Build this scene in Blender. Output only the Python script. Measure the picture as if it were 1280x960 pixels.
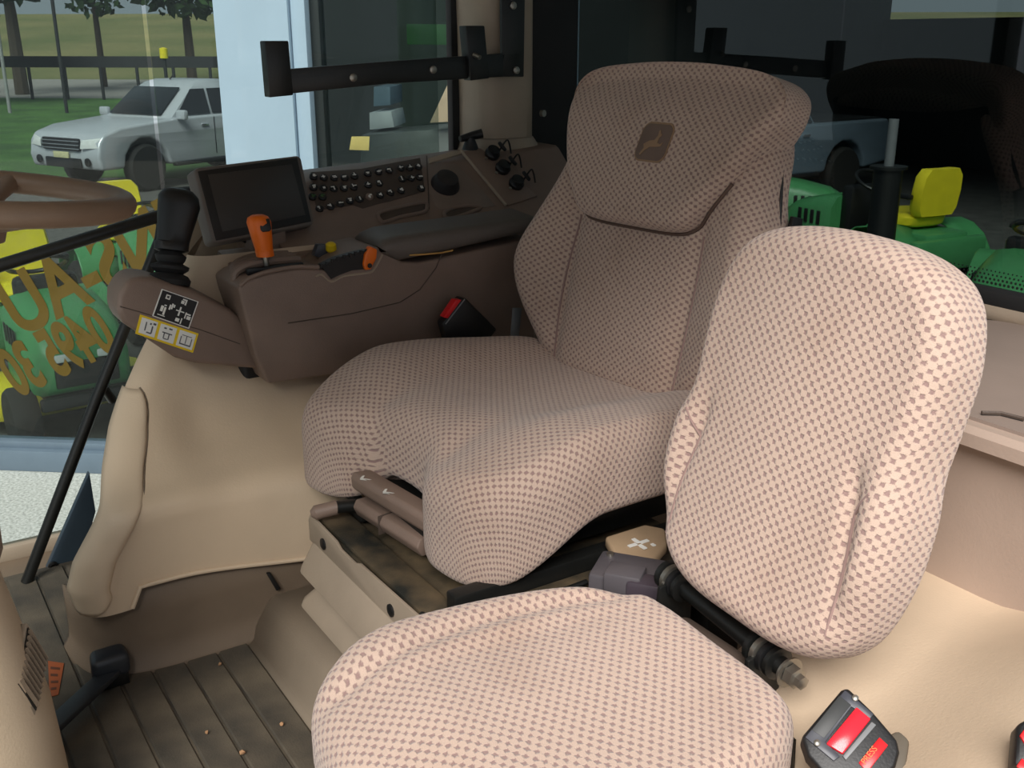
import bpy, bmesh, math, random
from mathutils import Vector, Matrix
random.seed(7)
V = Vector
for o in list(bpy.data.objects): bpy.data.objects.remove(o)
sc = bpy.context.scene; COL = sc.collection

# ------------------------------------------------------------ camera, sky, sun, exposure
FPX = 1294.0; TILT = math.radians(18.4); YAW = math.radians(32.8)
CAM = V((-1.5, 1.2, 1.15))                       # x = tractor right, y = tractor forward, z = up from cab floor
H = V((math.cos(YAW), -math.sin(YAW), 0)); RT = V((-math.sin(YAW), -math.cos(YAW), 0)); UPZ = V((0, 0, 1))
FW = H*math.cos(TILT) - UPZ*math.sin(TILT); UP = UPZ*math.cos(TILT) + H*math.sin(TILT)
cd = bpy.data.cameras.new('camera'); cam = bpy.data.objects.new('camera', cd); COL.objects.link(cam)
cd.sensor_width = 36; cd.lens = FPX/1280*36; cd.clip_start = 0.02; cd.clip_end = 600
cam.matrix_world = Matrix(((RT.x, UP.x, -FW.x, CAM.x), (RT.y, UP.y, -FW.y, CAM.y), (RT.z, UP.z, -FW.z, CAM.z), (0, 0, 0, 1)))
sc.camera = cam
w = bpy.data.worlds.new('overcast_sky'); sc.world = w; w.use_nodes = True
w.node_tree.nodes['Background'].inputs[0].default_value = (0.80, 0.90, 1.0, 1)
w.node_tree.nodes['Background'].inputs[1].default_value = 0.43
sd = bpy.data.lights.new('soft_sun', 'SUN'); sun = bpy.data.objects.new('soft_sun', sd); COL.objects.link(sun)
sd.energy = 4.7; sd.angle = math.radians(34); sd.color = (1.0, 0.955, 0.915)
sun.rotation_euler = V((0.52, -0.48, -0.70)).to_track_quat('-Z', 'Y').to_euler()
sun.location = (-6, 5, 6)
vs = sc.view_settings; vs.view_transform = 'Standard'; vs.look = 'None'; vs.gamma = 1; vs.use_curve_mapping = False
vs.exposure = 0.2

# ------------------------------------------------------------ points from the photograph's measurements
def ray(px, py): return RT*((px-640)/FPX) - UP*((py-480)/FPX) + FW
def atx(px, py, X): d = ray(px, py); return CAM + d*((X-CAM.x)/d.x)
def aty(px, py, Y): d = ray(px, py); return CAM + d*((Y-CAM.y)/d.y)
def atz(px, py, Z): d = ray(px, py); return CAM + d*((Z-CAM.z)/d.z)
def atp(px, py, p0, n): d = ray(px, py); return CAM + d*((p0-CAM).dot(n)/d.dot(n))

# ------------------------------------------------------------ materials
def lin(c):
    return tuple(((x/255)/12.92 if x <= 10 else (((x/255)+.055)/1.055)**2.4) for x in c) + (1,)
MATS = {}
def mat(name, c, rough=.6, var=.08, scale=60, bump=.0, metal=0, spec=.5, bscale=None, c2=None, vscale=None):
    if name in MATS: return MATS[name]
    m = bpy.data.materials.new(name); m.use_nodes = True; nt = m.node_tree; b = nt.nodes['Principled BSDF']
    b.inputs['Roughness'].default_value = rough; b.inputs['Metallic'].default_value = metal
    b.inputs['Specular IOR Level'].default_value = spec
    tc = nt.nodes.new('ShaderNodeTexCoord'); nz = nt.nodes.new('ShaderNodeTexNoise')
    nz.inputs['Scale'].default_value = vscale or scale*.2; nz.inputs['Detail'].default_value = 4
    nt.links.new(tc.outputs['Object'], nz.inputs['Vector'])
    mx = nt.nodes.new('ShaderNodeMix'); mx.data_type = 'RGBA'
    a = lin(c); bcol = lin(c2) if c2 else tuple(x*(1-var*2) for x in a[:3]) + (1,)
    mx.inputs[6].default_value = a; mx.inputs[7].default_value = bcol
    rp = nt.nodes.new('ShaderNodeMapRange'); rp.inputs[1].default_value = .35; rp.inputs[2].default_value = .7
    nt.links.new(nz.outputs['Fac'], rp.inputs[0]); nt.links.new(rp.outputs[0], mx.inputs[0])
    nt.links.new(mx.outputs[2], b.inputs['Base Color'])
    if bump > 0:
        n2 = nt.nodes.new('ShaderNodeTexNoise'); n2.inputs['Scale'].default_value = bscale or scale*6; n2.inputs['Detail'].default_value = 2
        nt.links.new(tc.outputs['Object'], n2.inputs['Vector'])
        bp = nt.nodes.new('ShaderNodeBump'); bp.inputs['Strength'].default_value = bump; bp.inputs['Distance'].default_value = .002
        nt.links.new(n2.outputs['Fac'], bp.inputs['Height']); nt.links.new(bp.outputs[0], b.inputs['Normal'])
    MATS[name] = m; return m

def fabric():
    m = bpy.data.materials.new('woven_seat_fabric'); m.use_nodes = True; nt = m.node_tree; N = nt.nodes; L = nt.links
    b = N['Principled BSDF']; b.inputs['Roughness'].default_value = .95; b.inputs['Specular IOR Level'].default_value = .1
    b.inputs['Sheen Weight'].default_value = .25; b.inputs['Sheen Roughness'].default_value = .5
    uv = N.new('ShaderNodeUVMap'); sp = N.new('ShaderNodeSeparateXYZ'); L.new(uv.outputs[0], sp.inputs[0])
    def mth(op, a, bb=None, c=None):
        n = N.new('ShaderNodeMath'); n.operation = op
        for i, q in enumerate((a, bb, c)):
            if q is None: continue
            if isinstance(q, (int, float)): n.inputs[i].default_value = q
            else: L.new(q, n.inputs[i])
        return n.outputs[0]
    nzc = N.new('ShaderNodeTexNoise'); nzc.inputs['Scale'].default_value = 260; L.new(uv.outputs[0], nzc.inputs['Vector'])
    jit = mth('MULTIPLY', mth('SUBTRACT', nzc.outputs['Fac'], .5), .35)
    a = mth('ADD', mth('MULTIPLY', sp.outputs[0], 1/.0168), jit); bb = mth('ADD', mth('MULTIPLY', sp.outputs[1], 1/.0133), jit)
    s = mth('ADD', a, bb); t = mth('SUBTRACT', a, bb)
    ds = mth('SUBTRACT', mth('FRACT', mth('ADD', s, .5)), .5); dt = mth('SUBTRACT', mth('FRACT', mth('ADD', t, .5)), .5)
    da = mth('ABSOLUTE', mth('MULTIPLY', mth('ADD', ds, dt), .5)); db = mth('ABSOLUTE', mth('MULTIPLY', mth('SUBTRACT', ds, dt), .5))
    k = mth('MAXIMUM', mth('DIVIDE', da, .185), mth('DIVIDE', db, .205))
    mr = N.new('ShaderNodeMapRange'); mr.interpolation_type = 'SMOOTHSTEP'; mr.inputs[1].default_value = .55; mr.inputs[2].default_value = 1.25
    L.new(k, mr.inputs[0])
    mx = N.new('ShaderNodeMix'); mx.data_type = 'RGBA'; L.new(mr.outputs[0], mx.inputs[0])
    mx.inputs[6].default_value = lin((152, 126, 120)); mx.inputs[7].default_value = lin((198, 174, 158))
    # wear: large soft soil patches and fine yarn grain
    nz = N.new('ShaderNodeTexNoise'); nz.inputs['Scale'].default_value = 5; nz.inputs['Detail'].default_value = 5; L.new(uv.outputs[0], nz.inputs['Vector'])
    n3 = N.new('ShaderNodeTexNoise'); n3.inputs['Scale'].default_value = 900; L.new(uv.outputs[0], n3.inputs['Vector'])
    m2 = N.new('ShaderNodeMix'); m2.data_type = 'RGBA'; m2.blend_type = 'MULTIPLY'
    r2 = N.new('ShaderNodeMapRange'); r2.inputs[1].default_value = .5; r2.inputs[2].default_value = .75; r2.inputs[3].default_value = 0; r2.inputs[4].default_value = .35
    L.new(nz.outputs['Fac'], r2.inputs[0]); L.new(r2.outputs[0], m2.inputs[0]); L.new(mx.outputs[2], m2.inputs[6]); m2.inputs[7].default_value = (.62, .52, .44, 1)
    m3 = N.new('ShaderNodeMix'); m3.data_type = 'RGBA'; m3.blend_type = 'MULTIPLY'; m3.inputs[0].default_value = .5
    r3 = N.new('ShaderNodeMapRange'); r3.inputs[1].default_value = .3; r3.inputs[2].default_value = .6; r3.inputs[3].default_value = .72; r3.inputs[4].default_value = 1
    L.new(n3.outputs['Fac'], r3.inputs[0]); L.new(m2.outputs[2], m3.inputs[6]); L.new(r3.outputs[0], m3.inputs[7])
    L.new(m3.outputs[2], b.inputs['Base Color'])
    bp = N.new('ShaderNodeBump'); bp.inputs['Strength'].default_value = .6; bp.inputs['Distance'].default_value = .0025
    hh = mth('ADD', mr.outputs[0], mth('MULTIPLY', n3.outputs['Fac'], .5))
    L.new(hh, bp.inputs['Height']); L.new(bp.outputs[0], b.inputs['Normal'])
    return m
FAB = fabric()
def glass(name, tint, refl=.6):
    m = bpy.data.materials.new(name); m.use_nodes = True; nt = m.node_tree; nt.nodes.remove(nt.nodes['Principled BSDF'])
    tr = nt.nodes.new('ShaderNodeBsdfTransparent'); tr.inputs[0].default_value = tuple(math.sqrt(c) for c in tint) + (1,)
    gl = nt.nodes.new('ShaderNodeBsdfGlossy'); gl.inputs['Roughness'].default_value = .02; gl.inputs[0].default_value = (1, 1, 1, 1)
    fr = nt.nodes.new('ShaderNodeFresnel'); fr.inputs[0].default_value = 1.5
    mu = nt.nodes.new('ShaderNodeMath'); mu.operation = 'MULTIPLY'; mu.inputs[1].default_value = refl; nt.links.new(fr.outputs[0], mu.inputs[0])
    ge = nt.nodes.new('ShaderNodeNewGeometry'); inv = nt.nodes.new('ShaderNodeMath'); inv.operation = 'SUBTRACT'; inv.inputs[0].default_value = 1; nt.links.new(ge.outputs['Backfacing'], inv.inputs[1])
    m2 = nt.nodes.new('ShaderNodeMath'); m2.operation = 'MULTIPLY'; nt.links.new(mu.outputs[0], m2.inputs[0]); nt.links.new(inv.outputs[0], m2.inputs[1])   # one reflecting face per pane
    mx = nt.nodes.new('ShaderNodeMixShader'); nt.links.new(m2.outputs[0], mx.inputs[0]); nt.links.new(tr.outputs[0], mx.inputs[1]); nt.links.new(gl.outputs[0], mx.inputs[2])
    nt.links.new(mx.outputs[0], nt.nodes['Material Output'].inputs[0]); return m
G_SIDE = glass('cab_side_glass', (.50, .56, .54), .6)
G_FRONT = glass('windscreen_glass', (.88, .92, .90), .5)
G_REAR = glass('cab_rear_glass', (.20, .245, .235), 1.6)
G_SHOP = glass('shop_glass', (.78, .84, .82), 1.0)
BROWN = mat('brown_console_plastic', (130, 110, 98), .5, .05, 80, .25)
BROWN2 = mat('dark_brown_plastic', (80, 68, 60), .55, .05, 80, .25)
BEIGE = mat('beige_plastic', (206, 184, 158), .5, .04, 40, .18, vscale=6)
BEIGE2 = mat('grey_beige_plastic', (164, 148, 130), .55, .06, 40, .2)
PANEL = mat('lower_panel_plastic', (112, 96, 80), .6, .06, 60, .25)
BLACK = mat('black_plastic', (22, 22, 23), .45, .1, 60, .1)
BLKP = mat('black_painted_steel', (24, 25, 24), .4, .2, 30, .15)
RUB = mat('black_rubber', (26, 26, 27), .75, .1, 60, .1)
STEEL = mat('zinc_steel', (170, 165, 155), .35, .1, 60, 0, metal=.9)
DUSTY = mat('dusty_black_steel', (34, 35, 31), .55, .0, 40, .3, c2=(96, 82, 62), vscale=14)
ORANGE = mat('orange_plastic', (236, 110, 12), .4, .05, 60, .05)
RED = mat('red_plastic', (226, 32, 38), .3, .03, 60)
YEL = mat('yellow_plastic', (240, 205, 20), .45, .05)
WHITE = mat('white_print', (235, 235, 230), .6, .02)
MATF = mat('ribbed_rubber_mat', (62, 57, 50), .75, .0, 40, .4, c2=(98, 88, 74), vscale=9)
GREEN = mat('green_paint', (74, 146, 90), .35, .05)
YELM = mat('yellow_paint', (240, 220, 40), .45, .05)
TYRE = mat('tyre_rubber', (34, 33, 31), .85, .2)
GREY = mat('grey_plastic', (120, 122, 124), .5, .05)
GOLD = mat('gold_vinyl', (104, 80, 10), .5, .05)

# ------------------------------------------------------------ mesh helpers
def link(name, me, m, parent=None, smooth=True, angle=40):
    o = bpy.data.objects.new(name, me); COL.objects.link(o)
    if m is not None and not me.materials: me.materials.append(m)
    if smooth:
        me.shade_smooth()
        try: me.set_sharp_from_angle(angle=math.radians(angle))
        except Exception: pass
    if parent is not None:
        o.parent = parent; o.matrix_parent_inverse = parent.matrix_basis.inverted()
    return o
def tag(o, label, cat=None, group=None, kind=None):
    if label: o['label'] = label
    if cat: o['category'] = cat
    if group: o['group'] = group
    if kind: o['kind'] = kind
    return o
def thing(name, label, cat, loc, group=None):
    o = bpy.data.objects.new(name, None); COL.objects.link(o); o.location = loc; o.empty_display_size = .05
    return tag(o, label, cat, group)
def struct(o, label=None): o['kind'] = 'structure'; o['label'] = label if label else o.name; return o
def fin(bm, name, m, parent=None, angle=40, smooth=True, M=None):
    bmesh.ops.recalc_face_normals(bm, faces=bm.faces)
    if M is not None: bm.transform(M)
    me = bpy.data.meshes.new(name); bm.to_mesh(me); bm.free()
    return link(name, me, m, parent, smooth, angle)
def pyd(name, vs_, fs, m, parent=None, angle=40, smooth=True):
    bm = bmesh.new(); bv = [bm.verts.new(v) for v in vs_]
    for f in fs:
        try: bm.faces.new([bv[i] for i in f])
        except ValueError: pass
    return fin(bm, name, m, parent, angle, smooth)
def b_box(bm, lo, hi, bev=0, seg=2, M=None):
    r = bmesh.ops.create_cube(bm, size=1); vv = r['verts']
    c = [(lo[i]+hi[i])/2 for i in range(3)]; s = [abs(hi[i]-lo[i]) for i in range(3)]
    for v in vv: v.co = V((v.co.x*s[0]+c[0], v.co.y*s[1]+c[1], v.co.z*s[2]+c[2]))
    if bev > 0:
        es = list({e for v in vv for e in v.link_edges})
        rr = bmesh.ops.bevel(bm, geom=es, offset=min(bev, min(s)*.49), segments=seg, profile=.5, affect='EDGES', clamp_overlap=True)
        vv = list({v for f in rr['faces'] for v in f.verts} | {v for v in vv if v.is_valid})
    if M is not None:
        for v in vv: v.co = M @ v.co
def box(name, lo, hi, m, parent=None, bev=.004, seg=2, M=None):
    bm = bmesh.new(); b_box(bm, lo, hi, bev, seg)
    return fin(bm, name, m, parent, M=M)
def catmull(pts, n, closed=True):
    pts = [V(p) for p in pts]; N = len(pts); out = []
    segs = N if closed else N-1
    for i in range(segs):
        p0 = pts[(i-1) % N] if closed or i > 0 else pts[0]; p1 = pts[i]; p2 = pts[(i+1) % N]
        p3 = pts[(i+2) % N] if closed or i+2 < N else pts[-1]
        for k in range(n):
            t = k/n
            out.append(.5*((2*p1)+(p2-p0)*t+(2*p0-5*p1+4*p2-p3)*t*t+(3*p1-p0-3*p2+p3)*t**3))
    if not closed: out.append(pts[-1])
    return out
def b_tube(bm, pts, r, n=10, closed=False, caps=True):
    pts = [V(p) for p in pts]; N = len(pts); rings = []
    rr = r if isinstance(r, (list, tuple)) else [r]*N
    ref = None
    for i, p in enumerate(pts):
        if closed: t = pts[(i+1) % N]-pts[i-1]
        else: t = pts[min(i+1, N-1)]-pts[max(i-1, 0)]
        t.normalize()
        if ref is None: ref = t.orthogonal().normalized()
        ref = (ref - t*ref.dot(t)).normalized(); bi = t.cross(ref)
        rings.append([bm.verts.new(p+(ref*math.cos(2*math.pi*k/n)+bi*math.sin(2*math.pi*k/n))*rr[i]) for k in range(n)])
    for i in range(N if closed else N-1):
        a = rings[i]; b = rings[(i+1) % N]
        for k in range(n): bm.faces.new((a[k], a[(k+1) % n], b[(k+1) % n], b[k]))
    if caps and not closed: bm.faces.new(rings[0][::-1]); bm.faces.new(rings[-1])
def tube(name, pts, r, m, parent=None, n=10, closed=False):
    bm = bmesh.new(); b_tube(bm, pts, r, n, closed); return fin(bm, name, m, parent)
def lathe(name, prof, p0, axis, m, parent=None, n=20):
    """prof: (radius, distance along axis)"""
    axis = V(axis).normalized(); a = axis.orthogonal().normalized(); b = axis.cross(a); p0 = V(p0); bm = bmesh.new(); rings = []
    for r, d in prof:
        rings.append([bm.verts.new(p0+axis*d+(a*math.cos(2*math.pi*k/n)+b*math.sin(2*math.pi*k/n))*max(r, 1e-5)) for k in range(n)])
    for i in range(len(rings)-1):
        for k in range(n): bm.faces.new((rings[i][k], rings[i][(k+1) % n], rings[i+1][(k+1) % n], rings[i+1][k]))
    bm.faces.new(rings[0][::-1]); bm.faces.new(rings[-1]); bmesh.ops.remove_doubles(bm, verts=bm.verts, dist=2e-5)
    return fin(bm, name, m, parent)
def prism(name, poly, d, m, parent=None, bev=.004, seg=2, angle=40):
    """poly: 3D points of one face, d: extrusion vector"""
    bm = bmesh.new(); d = V(d); a = [bm.verts.new(V(p)) for p in poly]; b = [bm.verts.new(V(p)+d) for p in poly]; n = len(poly)
    bm.faces.new(a); bm.faces.new(b[::-1])
    for i in range(n): bm.faces.new((a[i], b[i], b[(i+1) % n], a[(i+1) % n]))
    bmesh.ops.recalc_face_normals(bm, faces=bm.faces)
    if bev > 0:
        es = [e for e in bm.edges if len(e.link_faces) == 2 and e.calc_face_angle(0) > .5]
        bmesh.ops.bevel(bm, geom=es, offset=bev, segments=seg, profile=.5, affect='EDGES', clamp_overlap=True)
    return fin(bm, name, m, parent, angle)
def loft(name, rows, m, parent=None, closed=False, thick=None, angle=50, capends=False):
    nr = len(rows); nc = len(rows[0]); vs_ = [V(p) for r in rows for p in r]; fs = []
    for i in range(nr-1):
        for j in range(nc if closed else nc-1):
            j2 = (j+1) % nc; fs.append((i*nc+j, i*nc+j2, (i+1)*nc+j2, (i+1)*nc+j))
    if capends: fs.append(tuple(range(nc))[::-1]); fs.append(tuple((nr-1)*nc+j for j in range(nc)))
    o = pyd(name, vs_, fs, m, parent, angle)
    if thick:
        md = o.modifiers.new('solid', 'SOLIDIFY'); md.thickness = thick; md.offset = 0
    return o
def ss(a, b, x):
    t = max(0, min(1, (x-a)/(b-a))); return t*t*(3-2*t)
def pillow(name, keys, R, Rz, T, front, frame, m, parent, nsub=12, rings=30, Tf=None, uvo=(0, 0)):
    """closed upholstered pad: key outline (u,v) counter-clockwise, edge roll R x Rz, thickness T, front(u,v) relief, frame(u,v,w)->world"""
    ol = [V((p.x, p.y)) for p in catmull([(k[0], k[1], 0) for k in keys], nsub)]; N = len(ol)
    nor = []
    for i in range(N):
        d = (ol[(i+1) % N]-ol[i-1]).normalized(); nor.append(V((d.y, -d.x)))
    for _ in range(3): nor = [(nor[i-1]+nor[i]*2+nor[(i+1) % N]).normalized() for i in range(N)]
    inn = [ol[i]-nor[i]*R for i in range(N)]
    c = sum(inn, V((0, 0)))/N
    verts = []; uvs = []; rowsidx = []
    cum = [0.0]*N; last = [None]*N
    def put(p, wv, uvp, i=None):
        q = frame(p.x, p.y, wv); verts.append(q)
        if i is not None and last[i] is not None:
            cum[i] += (q-last[i]).length; uvp = inn[i]+nor[i]*cum[i]
        if i is not None: last[i] = q
        uvs.append((uvp.x+uvo[0], uvp.y+uvo[1])); return len(verts)-1
    c0 = put(c, T+front(c.x, c.y), c)
    for k in range(1, rings+1):
        t = k/rings
        rowsidx.append([put(c+(inn[i]-c)*t, T+front((c+(inn[i]-c)*t).x, (c+(inn[i]-c)*t).y), c+(inn[i]-c)*t) for i in range(N)])
    for i in range(N): last[i] = verts[rowsidx[-1][i]]
    bot = lambda q: (Tf(q.x, q.y) if Tf else 0.0)
    for k in range(1, 9):
        ph = k/8*math.pi/2; row = []
        for i in range(N):
            p = inn[i]+nor[i]*R*math.sin(ph); f = front(inn[i].x, inn[i].y)
            row.append(put(p, T-Rz+Rz*math.cos(ph)+f*math.cos(ph)**.5 if k < 8 else T-Rz, inn[i], i))
        rowsidx.append(row)
    arc = (R+Rz)*.5*math.pi/2; rb = min(.02, R*.6)
    for k in range(1, 5):
        row = []
        for i in range(N):
            lo = bot(ol[i])+rb; w0 = T-Rz; wv = w0+(lo-w0)*k/4
            row.append(put(ol[i], wv, inn[i], i))
        rowsidx.append(row)
    for k in range(1, 4):
        ph = k/3*math.pi/2; row = []
        for i in range(N):
            lo = bot(ol[i])
            row.append(put(ol[i]-nor[i]*rb*(1-math.cos(ph)), lo+rb-rb*math.sin(ph), inn[i], i))
        rowsidx.append(row)
    row = [put(c+(ol[i]-c)*.6, bot(ol[i])+.0, ol[i]) for i in range(N)]; rowsidx.append(row)
    cb = put(c, .0, c)
    fs = []
    for i in range(N): fs.append((c0, rowsidx[0][i], rowsidx[0][(i+1) % N]))
    for a, b in zip(rowsidx, rowsidx[1:]):
        for i in range(N): fs.append((a[i], b[i], b[(i+1) % N], a[(i+1) % N]))
    for i in range(N): fs.append((rowsidx[-1][i], cb, rowsidx[-1][(i+1) % N]))
    me = bpy.data.meshes.new(name); me.from_pydata([tuple(v) for v in verts], [], fs)
    ul = me.uv_layers.new(name='UVMap')
    for lp in me.loops: ul.data[lp.index].uv = uvs[lp.vertex_index]
    bm = bmesh.new(); bm.from_mesh(me); bmesh.ops.recalc_face_normals(bm, faces=bm.faces); bm.to_mesh(me); bm.free()
    return link(name, me, m, parent, True, 85)
def text_mesh(name, body, size, m, parent, M, mirror=False, depth=.002, bold=0):
    cu = bpy.data.curves.new('t', 'FONT'); cu.body = body; cu.size = size; cu.extrude = depth; cu.offset = bold
    t = bpy.data.objects.new('t', cu); COL.objects.link(t); bpy.context.view_layer.update()
    me = bpy.data.meshes.new_from_object(t.evaluated_get(bpy.context.evaluated_depsgraph_get()))
    bpy.data.objects.remove(t)
    if mirror:
        me.transform(Matrix.Scale(-1, 4, V((1, 0, 0)))); me.flip_normals()
    me.transform(M); me.name = name; me.materials.clear()
    return link(name, me, m, parent, False)
def basis(o, ex, ey, ez): return Matrix(((ex.x, ey.x, ez.x, o.x), (ex.y, ey.y, ez.y, o.y), (ex.z, ey.z, ez.z, o.z), (0, 0, 0, 1)))

# ============================================================ CAB SHELL
fl = struct(box('floor', (-1.0, -.6, -.06), (1.0, 1.6, -.004), PANEL, None, .0), 'dark brown cab floor under the ribbed rubber mat')
ce = struct(box('ceiling', (-1.04, -.62, 1.54), (1.06, 1.66, 1.66), BEIGE2, None, .02), 'cab roof lining')
# right side wall below the windows
sw = struct(box('wall_right', (.93, -.56, -.05), (.99, .58, .80), BEIGE2, None, .01), 'beige right cab side below the window')
rw = struct(box('wall_rear', (-1.0, -.60, -.05), (1.0, -.54, .70), BEIGE2, None, .01), 'grey beige rear cab wall below the rear window')
# rear corner pillar (right) with flared foot
def pillar_rows():
    rows = []
    for z, y0, y1, x0 in ((.74, -.12, -.56, .74), (.80, -.17, -.50, .78), (.84, -.195, -.455, .805), (.88, -.212, -.415, .825), (.904, -.220, -.398, .832), (.906, -.216, -.392, .827), (1.0, -.216, -.392, .827), (1.3, -.21, -.39, .823), (1.63, -.20, -.388, .82)):
        ring = []
        yc = (y0+y1)/2; hy = abs(y1-y0)/2; xc = .93; hx = xc-x0
        for k in range(32):
            a = 2*math.pi*k/32; cx, sx = math.cos(a), math.sin(a)
            ring.append((xc-hx*math.copysign(abs(cx)**.6, cx), yc-hy*math.copysign(abs(sx)**.6, sx), z))
        rows.append(ring)
    return rows
pl = struct(loft('trim_1', pillar_rows(), BEIGE2, None, closed=True, capends=True), 'beige rounded corner pillar with flared foot behind the bracket')
tube('screw', [(.835, -.397, .965), (.825, -.40, .965)], .009, STEEL, pl)
struct(box('trim_2', (-1.02, -.42, .40), (-.94, -.30, 1.64), BEIGE2, None, .02), 'left door pillar of the cab')
struct(box('trim_3', (.93, 1.44, -.05), (1.0, 1.54, 1.64), BLKP, None, .02), 'right front cab post')
w6 = struct(box('window_6', (-.98, 1.60, .30), (.96, 1.606, 1.54), G_FRONT, None, 0), 'front windscreen of the cab')
struct(box('wall_front', (-.98, 1.58, -.05), (.98, 1.64, .32), BEIGE2, None, .01), 'front cab wall below the windscreen')
struct(box('trim_7', (-1.02, 1.56, -.05), (-.94, 1.64, 1.56), BLKP, None, .02), 'left front cab post')
# right side window
w1 = struct(box('window_1', (.968, -.16, .815), (.974, .565, 1.62), G_SIDE, None, 0), 'cab right side window above the switch panel')
box('window_seal', (.955, -.25, 0.78), (.985, -.195, 1.62), RUB, w1, .006)
box('window_seal', (.950, -.20, .80), (.99, .57, .822), RUB, w1, .006)
w2 = struct(box('window_2', (.968, .575, .02), (.974, 1.45, 1.62), G_SIDE, None, 0), 'cab right door glass reaching to the floor')
box('window_seal', (.952, .58, -.01), (.99, 1.45, .03), BEIGE2, w2, .008)
# rear window: glass + frame
w3 = struct(box('window_3', (-1.0, -.572, .70), (.93, -.566, 1.62), G_REAR, None, 0), 'wide tinted rear cab window')
fr = [V((.90, 0, .70)), V((.935, 0, .78)), V((.945, 0, .92)), V((.94, 0, 1.62))]
bm = bmesh.new(); b_tube(bm, [V((p.x, -.555, p.z)) for p in catmull(fr, 8, False)], .028, 8); fin(bm, 'window_seal', RUB, w3)
box('window_seal', (-1.0, -.575, .685), (.93, -.535, .715), RUB, w3, .006)
box('corner_seal', (.90, -.57, .74), (.99, -.385, 1.62), RUB, w3, .02)
bm = bmesh.new()                                     # black frit dots on the rear glass edge
for i in range(150):
    for j in range(4):
        x = -.98+i*.0085+(j % 2)*.00425; z = .722+j*.0075; r_ = .0029-.0004*j
        vv = [bm.verts.new((x+r_*math.cos(a*math.pi/3), -.5645, z+r_*math.sin(a*math.pi/3))) for a in range(6)]; bm.faces.new(vv)
fin(bm, 'frit_dots', RUB, w3, smooth=False)['kind'] = 'stuff'

# ============================================================ FLOOR MAT
mt = thing('floor_mat', 'dark ribbed rubber mat in the footwell before the driver seat', 'floor mat', (0, .9, 0))
box('mat_sheet', (-.75, .66, -.004), (.86, 1.5, .004), MATF, mt, .003)
rib = None
for i in range(13):
    y = .70+i*.0615
    if rib is None:
        bm = bmesh.new(); b_box(bm, (-.74, -.0285, .003), (.84, .0285, .0085), .003, 1); rib = fin(bm, 'rib', MATF, mt)
        rib.location = (0, y-0, 0); rib.matrix_parent_inverse = mt.matrix_basis.inverted()
    else:
        c = rib.copy(); COL.objects.link(c); c.location = (0, y, 0)
# beige riser in front of the seat suspension
riser = [[(.31, y, z), (-.6, y, z)] for y, z in ((.67, .0), (.655, .010), (.635, .045), (.615, .075), (.60, .085), (.30, .088))]
rs = loft('floor_riser', riser, BEIGE2, None, thick=.006)
tag(rs, 'beige sloping floor step between mat and driver seat base', 'step')
# crumbs on the mat
for k, (px, py) in enumerate(((303, 940), (275, 830), (258, 915), (352, 905))):
    p = atz(px, py, .014); bm = bmesh.new(); bmesh.ops.create_icosphere(bm, subdivisions=1, radius=.006 if k == 0 else .004)
    for v in bm.verts: v.co *= random.uniform(.7, 1.2)
    o = fin(bm, 'crumb', mat('dry_dirt', (170, 130, 95), .9), None, M=Matrix.Translation(p))
    tag(o, ['largest crumb of dry dirt on the mat near the front edge', 'crumb of dirt in the middle of the dark mat', 'crumb of dirt left of the largest crumb', 'crumb of dirt nearest the beige step'][k], 'crumb', 'dirt crumbs on the floor mat')

# ============================================================ RIGHT WHEEL ARCH PANEL
wa = thing('wheel_arch_panel', 'large beige moulded side panel below the control console', 'side panel', (.4, .6, .16))
prof = [(.303, .155), (.303, .22), (.306, .28), (.314, .315), (.338, .342), (.395, .365), (.455, .397), (.505, .45), (.54, .53), (.575, .62), (.615, .74)]
def yfront(z): 
    pts = [(.155, .962), (.20, .972), (.25, .955), (.36, .882), (.44, .835), (.50, .788), (.58, .725), (.70, .635), (.80, .57)]
    for (a, b), (c, d) in zip(pts, pts[1:]):
        if z <= c: return b+(d-b)*(z-a)/(c-a)
    return pts[-1][1]
def zbot(y):
    if y > .80: return .146+.040*ss(.878, .856, y)
    return .186-.036*ss(.80, .48, y)
cp = [p for p in catmull([(x, 0, z) for x, z in prof], 6, False) if p.z < .735]; rows = []
def remap(z, y): return z if z > .36 else zbot(y)+(z-.155)/.205*(.36-zbot(y))
for q, p in enumerate(cp):
    yf = yfront(p.z); row = []
    for k in range(9):
        a = math.pi/2*(1-k/8); rr_ = .05; y = yf-rr_+rr_*math.sin(a)
        row.append((p.x-.045*math.exp(-((p.z-.41)/.075)**2)*ss(.66, .77, y)+rr_*(1-math.cos(a)) + (.25 if k == 0 else 0), y-(.12 if k == 0 else 0), remap(p.z, y)))
    for k in range(1, 49):
        y = (yf-.05)+(0.05-(yf-.05))*k/48
        sc_ = -.045*ss(.66, .77, y)*math.exp(-((p.z-.41)/.075)**2) - .03*ss(.50, .42, y)*math.exp(-((p.z-.38)/.06)**2)
        sp_ = math.exp(-((y-.48)/.07)**2)*math.exp(-((p.z-.25)/.10)**2)*.02
        row.append((p.x+sc_-sp_, y, remap(p.z, y)))
    if q == 0: rows.append([(x+.02, y, z+.003) for x, y, z in row])
    
    rows.append(row)
loft('panel', rows, BEIGE, wa, angle=60)
lp_ = [V(p)+V((-.003, 0, .004)) for p in rows[1][10:52]]
tube('lower_lip', lp_, .0045, BEIGE, wa, 8)
def xprof(z):
    for a, b in zip(cp, cp[1:]):
        if z <= b.z: return a.x+(b.x-a.x)*(z-a.z)/max(1e-6, b.z-a.z)
    return cp[-1].x
cov = []
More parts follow.
